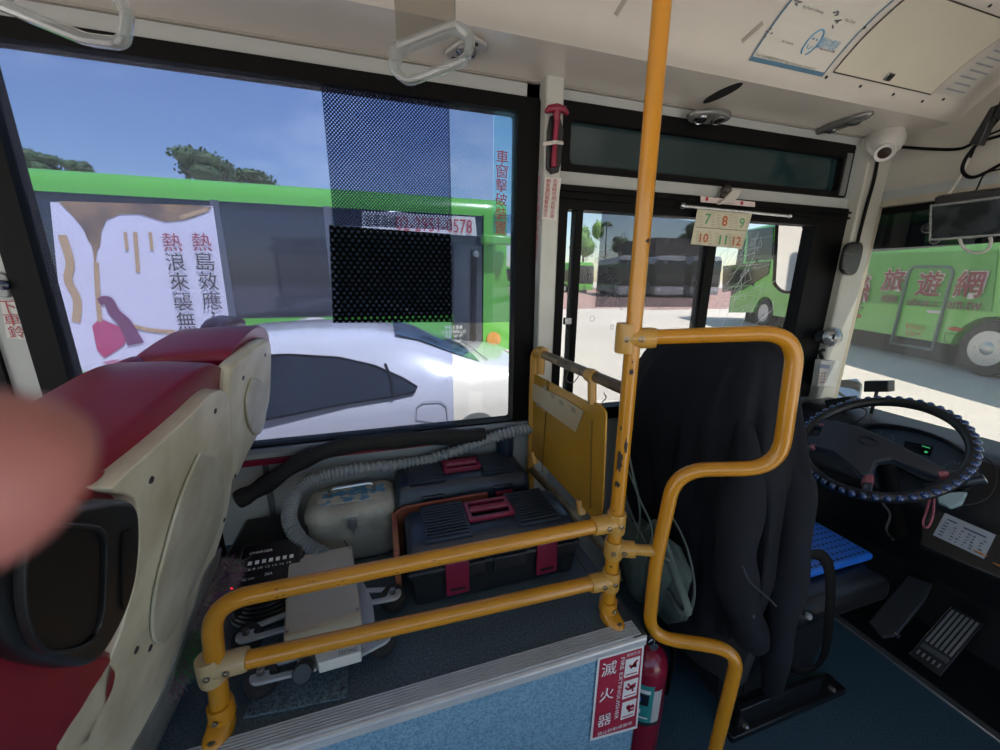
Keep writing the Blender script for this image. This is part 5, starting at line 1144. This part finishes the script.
bm = B(); c = ec+ZA*(zt_e+.045); tube(bm, [c, c+V((-.05, -.03, .02)), c+V((-.09, -.05, .01))], .006, 8, flat=ZA, rf=lambda s_: (.003, .011)); tube(bm, [c+ZA*.012, c+V((-.05, -.03, .045)), c+V((-.095, -.05, .05))], .006, 8, flat=ZA, rf=lambda s_: (.003, .011)); ob('squeeze_lever', bm, blackpl, vl)
bm = B(); tube(bm, [c+V((math.cos(a)*.012, .0, math.sin(a)*.012))-V((.01, .025, 0)) for a in np.linspace(0, 6.28, 15)[:-1]], .0015, 5, closed=True); ob('pull_ring', bm, chrome, vl)
bm = B(); lathe(bm, [(.014, 0), (.014, .01)], c-V((.0, .02, .015)), (-.3, -1, 0), 16); ob('pressure_gauge', bm, chrome, vl, smooth=True)
bm = B(); tube(bm, catmull([c+V((.015, .0, -.005)), c+V((.07, -.01, 0)), c+V((.09, -.02, -.08)), c+V((.085, -.02, -.25))], 6), .008, 8); ob('discharge_hose', bm, blackrub, t, smooth=True)
# ============================================================ DRIVER'S PLACE
seatv = M('black_vinyl', '121316', .35, var=.2, scale=12, bump=.08, bscale=120)
t = thing('driver_seat', (1.3, .93, 0), 'black driver seat under a draped jacket, at the steering wheel', 'seat')
bm = B(); bx(bm, (1.22, .665, .43), (1.68, 1.17, .53)); cu = ob('seat_cushion', bm, seatv, t, bevel=.035, bseg=4)
bm = B(); q = [V((1.04, 0, .45)), V((1.16, 0, .45)), V((1.10, 0, 1.02)), V((.99, 0, 1.02))]; prism(bm, [p+YA*.72 for p in q], (0, .44, 0)); ob('backrest', bm, seatv, t, bevel=.04, bseg=3)
bm = B(); prism(bm, [V((1.0, .80, .98)), V((1.08, .80, .98)), V((1.07, .80, 1.30)), V((1.0, .80, 1.30))], (0, .28, 0)); ob('headrest', bm, seatv, t, bevel=.03, bseg=3)
bm = B(); prism(bm, [(1.05, .74, .10), (1.5, .74, .10), (1.56, .74, .43), (1.0, .74, .43)], (0, .36, 0)); pd = ob('pedestal', bm, blackpl, t, bevel=.01)
for y in (.70, 1.08):
    bm = B(); bx(bm, (1.06, y-.02, 0), (1.62, y+.05, .028)); bx(bm, (1.1, y, .02), (1.5, y+.02, .11)); b_ = ob('floor_rail', bm, M('rail_black', '1c1d1f', .35, .3), t, bevel=.004)
    for x in (1.13, 1.56):
        bm = B(); lathe(bm, [(.012, 0), (.012, .008), (.006, .012)], (x, y-.005, .028), ZA, 6); ob('bolt', bm, bolt, b_)
bm = B(); q = [ap(a, b, (.98, .8, .4), (1, .25, 0)) for a, b in ((664, 588), (742, 600), (752, 650), (738, 690), (700, 668), (668, 640))]; prism(bm, q, V((.05, .01, 0))); ob('rear_cover', bm, M('cover_dark_grey', '2a2c2e', .45, var=.3), t, bevel=.01)
bm = B(); sbp = catmull([at(806, 555, 'y', .64), at(822, 556, 'y', .63), at(830, 575, 'y', .62), at(829, 620, 'y', .62), at(822, 660, 'y', .64), at(800, 672, 'y', .66), at(778, 655, 'y', .7)], 6)
tube(bm, sbp, .02, 8, flat=YA, rf=lambda s_: (.004, .017)); ob('belt_strap', bm, blackrub, t, smooth=True)
bm = B(); ball(bm, at(808, 616, 'y', .66), .012); ob('lever_knob', bm, M('knob_grey', '8a8c8e', .3), t, smooth=True)
# perforated blue mat
bluem = M('mat_blue', '1f66c4', .35, var=.08)
t = thing('cushion_mat', (1.52, .93, .53), 'bright blue perforated mat lying on the driver seat', 'mat')
bm = B(); bx(bm, (1.26, .75, .533), (1.705, 1.12, .562)); mt = ob('pad', bm, bluem, t, bevel=.012, bseg=3)
bm = B()
for i in range(19):
    for j in range(14):
        x, y = 1.29+i*.0225+(j % 2)*.011, .770+j*.0245
        if x < 1.685: quad(bm, (x-.0075, y, .5628), (x, y-.006, .5628), (x+.0075, y, .5628), (x, y+.006, .5628))
o = ob('perforations', bm, M('hole_blue', '0b2240', .6), mt); o['kind'] = 'stuff'
# jacket draped over the seat back
jm = M('jacket_black', '10131c', .85, var=.25, scale=5, bump=.35, bscale=11, spec=.3)
lv = [(1.385, .84, 1.00, 1.03, 1.07), (1.375, .80, 1.06, .995, 1.10), (1.345, .765, 1.16, .97, 1.14), (1.29, .745, 1.25, .95, 1.16), (1.2, .735, 1.31, .935, 1.18), (1.08, .72, 1.345, .92, 1.22), (.95, .70, 1.35, .91, 1.25), (.82, .685, 1.33, .905, 1.265), (.70, .675, 1.29, .91, 1.26), (.58, .68, 1.22, .92, 1.24), (.48, .69, 1.14, .94, 1.20), (.42, .70, 1.08, .96, 1.16)]
rings = []
def lerpl(z):
    for a, b in zip(lv, lv[1:]):
        if b[0] <= z <= a[0]: u = (a[0]-z)/(a[0]-b[0]); return [a[i]+(b[i]-a[i])*u for i in range(1, 5)]
    return lv[-1][1:]
zs = list(np.linspace(1.385, .42, 60)); n_ = 160
for z in zs:
    y0, y1, x0, x1 = lerpl(z); cx, cy, hx_, hy = (x0+x1)/2, (y0+y1)/2, (x1-x0)/2, (y1-y0)/2; k = min(1, (1.39-z)/.5); r = []
    for i in range(n_):
        a = 2*math.pi*i/n_; c_, s_ = math.cos(a), math.sin(a); e = .62
        px_, py_ = abs(c_)**e*(1 if c_ > 0 else -1), abs(s_)**e*(1 if s_ > 0 else -1)
        nz = noise.noise(V((px_*1.8, py_*2.4, z*1.6+7)))*1.5+noise.noise(V((px_*4+a*.5, py_*5, z*2.5+3)))*.7
        fold = math.sin(a*9+z*5+nz*3)*.45+math.sin(a*17-z*9+nz*4)*.25+nz*.8
        rr = 1+k*.085*fold+.03*nz
        r.append(V((cx+hx_*px_*(1+(rr-1)*1.6), cy+hy*py_*rr, z+.015*k*math.sin(a*5+2*nz)*(1 if z < .6 else .3))))
    rings.append(r)
t = thing('jacket', (1.1, 1.0, .42), 'long black jacket draped over the driver seat back', 'jacket')
bm = B(); loft(bm, rings); ob('jacket_body', bm, jm, t, smooth=True, ang=180)
def sleeve(pts, r0, r1, nm, seed):
    P = catmull(pts, 8); rnd = random.Random(seed); bm = B(); ph = rnd.uniform(0, 6)
    tube(bm, P, .05, 28, rf=lambda s_: ((r0+(r1-r0)*s_)*min(1, .12+s_*3.2)*(1+.13*math.sin(s_*17+ph)), (r0+(r1-r0)*s_)*min(1, .12+s_*3.2)*(1+.10*math.sin(s_*23+ph)))); ob(nm, bm, jm, t, smooth=True, ang=180)
J = lambda a, b, y: at(a, b, 'y', y)
sleeve([J(770, 400, .80), J(786, 450, .76), J(792, 500, .72), J(790, 560, .67), J(782, 610, .65), J(776, 650, .66), J(772, 690, .68)], .066, .034, 'sleeve', 1)
sleeve([J(740, 400, .80), J(745, 460, .74), J(738, 520, .70), J(735, 570, .68), J(742, 610, .68), J(752, 640, .69)], .06, .05, 'sleeve', 2)
bm = B(); tube(bm, catmull([J(742, 565, .60), J(750, 582, .59), J(768, 598, .59), J(776, 606, .6)], 6), .003, 6, flat=YA); ob('pocket_seam', bm, M('seam_navy', '23252d', .7), t)
bm = B(); lathe(bm, [(.006, 0), (.005, .003)], J(753, 616, .60), (0, -1, .2), 12); ob('snap_button', bm, M('snap_grey', '4a4c52', .3, .6), t)
bm = B(); tube(bm, catmull([at(752, 560, 'y', .70), at(748, 640, 'y', .72), at(742, 700, 'y', .75), at(735, 727, 'y', .76)], 5), .012, 8, rf=lambda s_: .014-.006*s_)
tag(ob('umbrella', bm, M('umbrella_black', '121214', .5), smooth=True), 'thin black closed umbrella standing behind the looping rail', 'umbrella')
# grey-green cloth bag
t = thing('cloth_bag', (.80, .95, .60), 'crumpled grey-green cloth bag with loose straps between pole and driver seat', 'bag')
cb = M('bag_cloth', '4a5853', .8, var=.25, scale=9, bump=.3, bscale=20)
cB = at(652, 570, 'x', .80); rg = []
for z, ky, kx in ((.15, .3, .3), (.13, .75, .8), (.07, 1, 1), (0, 1.1, 1.1), (-.07, 1.15, 1.05), (-.12, .9, .8), (-.14, .4, .4)):
    r = []
    for i in range(48):
        a = 2*math.pi*i/48; nz = noise.noise(V((math.cos(a)*2.5, math.sin(a)*2.5, z*14)))
        r.append(V((cB.x+math.cos(a)*.055*kx*(1+.7*nz), cB.y+math.sin(a)*.12*ky*(1+.7*nz), cB.z+z*.9+.012*math.sin(a*6))))
    rg.append(r)
bm = B(); loft(bm, rg); ob('bag_body', bm, cb, t, smooth=True, ang=180)
for i, pts in enumerate([((628, 470), (640, 500), (652, 530), (645, 560)), ((622, 485), (634, 520), (650, 548), (668, 560)), ((626, 440), (632, 470), (640, 510), (636, 545)), ((640, 540), (652, 522), (662, 535), (676, 575), (688, 608), (682, 612), (668, 590)), ((662, 500), (684, 540), (694, 580), (692, 606), (684, 613), (676, 600), (672, 560))]):
    bm = B(); P = catmull([at(a, b, 'x', .735+.012*i) for a, b in pts], 6); tube(bm, P, .01, 8, flat=(.6, -.8, 0), rf=lambda s_: (.003, .010)); ob('strap', bm, M('strap_cloth', '5d6964', .8, var=.2), t, smooth=True)
# ---- steering wheel
WC = V((1.7003, .8251, .9678)); tl = .662; wn = V((-math.sin(tl), 0, math.cos(tl))); wu = V((math.cos(tl), 0, math.sin(tl))); wv = YA.copy()
t = thing('steering_wheel', WC, 'large bus steering wheel with a blue-black beaded cover', 'steering wheel')
def WPt(a, r, h=0): return WC+wu*math.cos(a)*r+wv*math.sin(a)*r+wn*h
def WX(px, py, h=0): return ap(px, py, WC+wn*h, wn)
bm = B(); tube(bm, [WPt(a, .222) for a in np.linspace(0, 2*math.pi, 81)[:-1]], .018, 14, closed=True); rc = ob('rim_cover', bm, M('rim_black', '131418', .35), t, smooth=True)
beadm = M('bead_navy', '1d3766', .12, coat=.8)
proto = None
for k in range(50):
    a = 2*math.pi*k/50; c = WPt(a, .231, .009); 
    if proto is None:
        bm = B(); ball(bm, (0, 0, 0), .0135, .0115, .0115, 2); proto = ob('massage_bead', bm, beadm, rc, smooth=True, ang=180); o = proto
    else: o = proto.copy(); COL.objects.link(o)
    o.location = c; o.matrix_parent_inverse = Matrix.Translation(-WLOC(rc)); 
hubm = M('hub_black', '2b303a', .33, var=.15, bump=.05, bscale=200)
q = [WX(a, b, -.02) for a, b in ((826, 424), (838, 425), (862, 432), (890, 444), (920, 460), (946, 474), (938, 482), (916, 474), (893, 464), (878, 466), (872, 480), (862, 480), (850, 468), (834, 456), (818, 452), (808, 448), (810, 441), (822, 440), (824, 432), (812, 430), (814, 424))]
bm = B(); prism(bm, q, wn*.03); hb = ob('hub', bm, hubm, t, bevel=.006, bseg=3)
bm = B(); q = [WX(867, 441, .012)+(wu*math.cos(a)*.016+wv*math.sin(a)*.03) for a in np.linspace(0, 6.283, 25)[:-1]]; tube(bm, q, .0015, 5, closed=True); ob('hub_badge', bm, blackpl, hb)
tape = M('pink_tape', '9c5560', .5, col2='7d3c48', scale=90)
for i, (p0, p1) in enumerate((((800, 420), (826, 428)), ((797, 449), (818, 446)), ((866, 497), (868, 474)), ((962, 474), (936, 476)))):
    a = WX(*p0, -.002); d = (a-WC).normalized(); a = WC+d*.215; b = WX(*p1, -.008)
    bm = B(); tube(bm, [a, b], .012, 10, rf=lambda s_: (.010, .016)); sp = ob('spoke', bm, hubm, t, smooth=True)
    bm = B(); m0 = a.lerp(b, .45); m1 = a.lerp(b, .85); tube(bm, [m0, m1], .014, 12, rf=lambda s_: (.0125, .019)); ob('tape_wrap', bm, tape, sp, smooth=True)
bm = B(); tube(bm, [WC-wn*.03, WC-wn*.16, V((1.98, .825, .55))], .03, 14); ob('steering_column', bm, blackrub, t, smooth=True)
bm = B(); a = WX(925, 487, -.05); b = WX(984, 479, -.04); tube(bm, [a, a.lerp(b, .9), b], .011, 12, rf=lambda s_: .009+.007*s_); stk = ob('control_stalk', bm, hubm, t, smooth=True)
bm = B(); tube(bm, [b, b+(b-a).normalized()*.003], .013, 12); ob('stalk_ring', bm, rimm, stk)
bm = B(); tube(bm, catmull([WX(931, 497, -.03)]+[WX(a_, b_, -.03) for a_, b_ in ((926, 512), (923, 524), (928, 527), (933, 515), (934, 498))], 5), .003, 6); ob('pink_loop', bm, tape, t, smooth=True)
bm = B(); tube(bm, catmull([WX(882, 503, -.08), WX(890, 515, -.1), WX(886, 530, -.12), WX(893, 540, -.12)], 5), .004, 6); ob('hanging_cord', bm, blackpl, t)
# ---- dashboard
dm = M('dash_black', '121418', .5, var=.2, bump=.08, bscale=250)
t = thing('dashboard', (2.2, .6, .3), 'black dashboard under the windscreen with gauges behind the wheel', 'dashboard')
pf = [(2.425, .905), (2.30, .935), (2.16, .93), (2.09, .905), (2.07, .87), (2.0, .75), (1.96, .70), (1.97, .665), (2.10, .58), (2.22, .3), (2.425, .2)]
bm = B(); prism(bm, [V((x, -.6, z)) for x, z in pf], (0, 1.98, 0)); body = ob('dash_body', bm, dm, t, bevel=.012, bseg=3)
dp = V((2.035, .8, .81)); dn = V((-.86, 0, .51)).normalized(); du = V((.51, 0, .86)).normalized()
def DP(px, py, off=0): return ap(px, py, dp+dn*off, dn)
gq = [(858, 437), (872, 430), (895, 430), (925, 436), (952, 447), (972, 463), (975, 478), (960, 486), (930, 482), (900, 468), (875, 458), (860, 448)]
q = smoothpoly([DP(a, b, .012) for a, b in gq], 3); c = sum(q, V())/len(q)
bm = B(); ringprism(bm, [c+(p-c)*1.10 for p in q], q, dn*.05); gh = ob('gauge_hood', bm, dm, t, bevel=.008, smooth=True)
bm = B(); prism(bm, q, dn*.004); gp = ob('gauge_panel', bm, M('gauge_face', '3a4654', .2), gh)
bm = B()
for cx, cy, r in ((884, 438, .03), (955, 470, .03)):
    c = DP(cx, cy, .018); 
    for k in range(11): a = R_(-30+24*k); d = wv*math.cos(a)+du*math.sin(a); obx(bm, c+d*r, d, d.cross(dn), dn, .004, .0008, .0004)
ob('dial_marks', bm, M('dial_pale', '8a96a8', .4), gp)
bm = B(); q = [DP(a, b, .018) for a, b in ((905, 441), (933, 447), (930, 457), (903, 450))]; prism(bm, q, dn*.001); lcd = ob('display', bm, M('lcd_dark', '10151a', .1), gp)
bm = B(); c = DP(926, 447, .02); obx(bm, c, wv, du, dn, .012, .0015, .0005); obx(bm, DP(926, 452, .02), wv, du, dn, .004, .004, .0005); ob('green_lamp', bm, M('lamp_green', '3fae6a', .4, emit=.5), lcd)
bm = B()
for k in range(7): c = DP(906+k*5.4, 455+k*2.1, .018); obx(bm, c, wv, du, dn, .008, .005, .0006)
ob('warning_lamps', bm, M('warn_mauve', '6a5560', .4), gp)
bm = B(); q = smoothpoly([DP(a, b, .006) for a, b in ((822, 415), (840, 409), (862, 408), (866, 415), (850, 424), (826, 424))], 3); tube(bm, q, .003, 6, closed=True); ob('tray_edge', bm, blackpl, t, smooth=True)
bm = B(); q = smoothpoly([DP(a, b, .01) for a, b in ((975, 455), (992, 462), (996, 482), (985, 500), (960, 505), (955, 495), (975, 485), (980, 470))], 3); tube(bm, q, .003, 6, closed=True); ob('trim_edge', bm, blackpl, t, smooth=True)
for (pts, nm_, x_) in ((((864, 381), (888, 381), (888, 392), (863, 392)), 'dash_sensor', 2.2), (((824, 400), (850, 396), (852, 402), (826, 408)), 'dash_meter', 2.15)):
    P_ = [at(a, b, 'x', x_) for a, b in pts]; bm = B(); prism(bm, P_, V((.05, 0, 0))); c = sum(P_, V())/4; tube(bm, [c+V((.02, 0, 0)), V((x_+.02, c.y, .93))], .008, 6)
    tag(ob(nm_, bm, blackpl, bevel=.004), 'small black box on the dashboard top, '+('above the wheel rim' if x_ == 2.2 else 'low beside the corner pillar'), 'device')
# note card and cup on the console
cp0 = V((1.93, .5, .735)); cn = V((-.72, -.12, .68)).normalized()
def CQ(px, py, off=0): return ap(px, py, cp0+cn*off, cn)
bm = B(); q = [CQ(a, b, -.004) for a, b in ((925, 505), (1010, 540), (1004, 580), (920, 545))]; prism(bm, q, cn*-.03); cs_ = ob('console_panel', bm, M('console_black', '101113', .4), t, bevel=.004)
q = [CQ(a, b, .001) for a, b in ((945, 513), (996, 535), (984, 559), (933, 535))]
card = tag(ob('note_card', prism(B(), q, cn*.0008), M('card_grey', '8e949a', .5), ), 'pale handwritten-style printed card fixed on the console right of the wheel', 'card')
def cd(u, v): return (q[0]*(1-u)+q[1]*u)*(1-v)+(q[3]*(1-u)+q[2]*u)*v+cn*.002
kx = (q[1]-q[0]).normalized(); ky = (q[0]-q[3]).normalized(); wd = (q[1]-q[0]).length; hd = (q[0]-q[3]).length
bm = B(); obx(bm, cd(.2, .2), kx, ky, cn, wd*.10, hd*.022, .0003); obx(bm, cd(.66, .24), kx, ky, cn, wd*.22, hd*.025, .0003)
rnd = random.Random(5)
for i in range(5):
    obx(bm, cd(.12, .35+.13*i), kx, ky, cn, wd*.045, hd*.018, .0003)
    for j in range(5): obx(bm, cd(.3+.14*j+rnd.uniform(-.03, .03), .40+.12*i), kx, ky, cn, wd*rnd.uniform(.012, .035), hd*.018, .0003)
ob('written_lines', bm, M('card_ink', '2c3350', .5), card)
for px, py in ((980, 553), (1000, 566)):
    c = CQ(px, py, .006); bm = B(); tube(bm, [c-kx*.016, c, c+kx*.016], .003, 8, rf=lambda s_: .001+.003*math.sin(math.pi*s_)); tag(ob('wooden_peg', bm, M('peg_wood', 'a86a34', .5), smooth=True), 'orange wooden peg '+('over the card corner' if px < 990 else 'at the right edge below the card'), 'peg')
bm = B(); q2 = [CQ(a, b, .0) for a, b in ((938, 498), (952, 494), (968, 494), (962, 506), (951, 510), (938, 504))]; prism(bm, q2, cn*.02); tag(ob('tissue_pack', bm, M('pale_plastic', '8fa3a5', .4), bevel=.004), 'pale translucent packet tucked behind the steering wheel rim', 'packet')
# ---- pedals
pp0 = V((2.13, .7, .16)); pn = V((-.70, 0, .71)).normalized()
def PQ(px, py, off=0): return ap(px, py, pp0+pn*off, pn)
t = thing('accelerator_pedal', PQ(945, 640), 'flat pedal with silver stripes on the dark driver footwell', 'pedal')
q = [PQ(a, b) for a, b in ((952, 607), (984, 623), (940, 676), (910, 655))]; bm = B(); prism(bm, q, -pn*.015); pl_ = ob('plate', bm, blackpl, t, bevel=.002)
def pq(u, v): return (q[0]*(1-u)+q[1]*u)*(1-v)+(q[3]*(1-u)+q[2]*u)*v+pn*.001
for k in range(6):
    u0, u1 = .06+k*.155, .06+k*.155+.085; bm = B(); prism(bm, [pq(u0, .04), pq(u1, .04), pq(u1, .68), pq(u0, .68)], pn*.003); ob('silver_stripe', bm, alu, pl_)
bm = B(); prism(bm, [pq(.06, .72), pq(.94, .72), pq(.94, .8), pq(.06, .8)], pn*.003); ob('cross_bar', bm, M('bar_grey', '5a5c60', .4, .5), pl_)
for k in range(5):
    u0 = .1+k*.17; bm = B(); prism(bm, [pq(u0, .85), pq(u0+.06, .85), pq(u0+.06, .92), pq(u0, .92)], pn*.003); ob('silver_stripe', bm, alu, pl_)
bm = B(); prism(bm, [pq(-.02, 0), pq(.0, 0), pq(.0, 1), pq(-.02, 1)], pn*.006); ob('edge_strip', bm, chrome, pl_)
q = [PQ(a, b) for a, b in ((908, 574), (932, 583), (925, 600), (896, 636), (882, 638), (868, 622))]
t = thing('brake_pedal', PQ(900, 605), 'long dark rubber foot pedal left of the striped one', 'pedal')
bm = B(); prism(bm, q, -pn*.02); pl2 = ob('plate', bm, M('pedal_rubber', '232427', .6), t, bevel=.006)
bm = B(); lathe(bm, [(.012, 0), (.012, .02)], PQ(895, 634, -.01), (0, -1, 0), 12); ob('pivot', bm, chrome, pl2)
bm = B(); bx(bm, (1.75, .93, 0), (1.97, .96, .012)); bx(bm, (1.75, .98, 0), (1.97, 1.0, .012)); tag(ob('seat_track', bm, alu), 'short pair of metal strips on the floor before the seat', 'track')
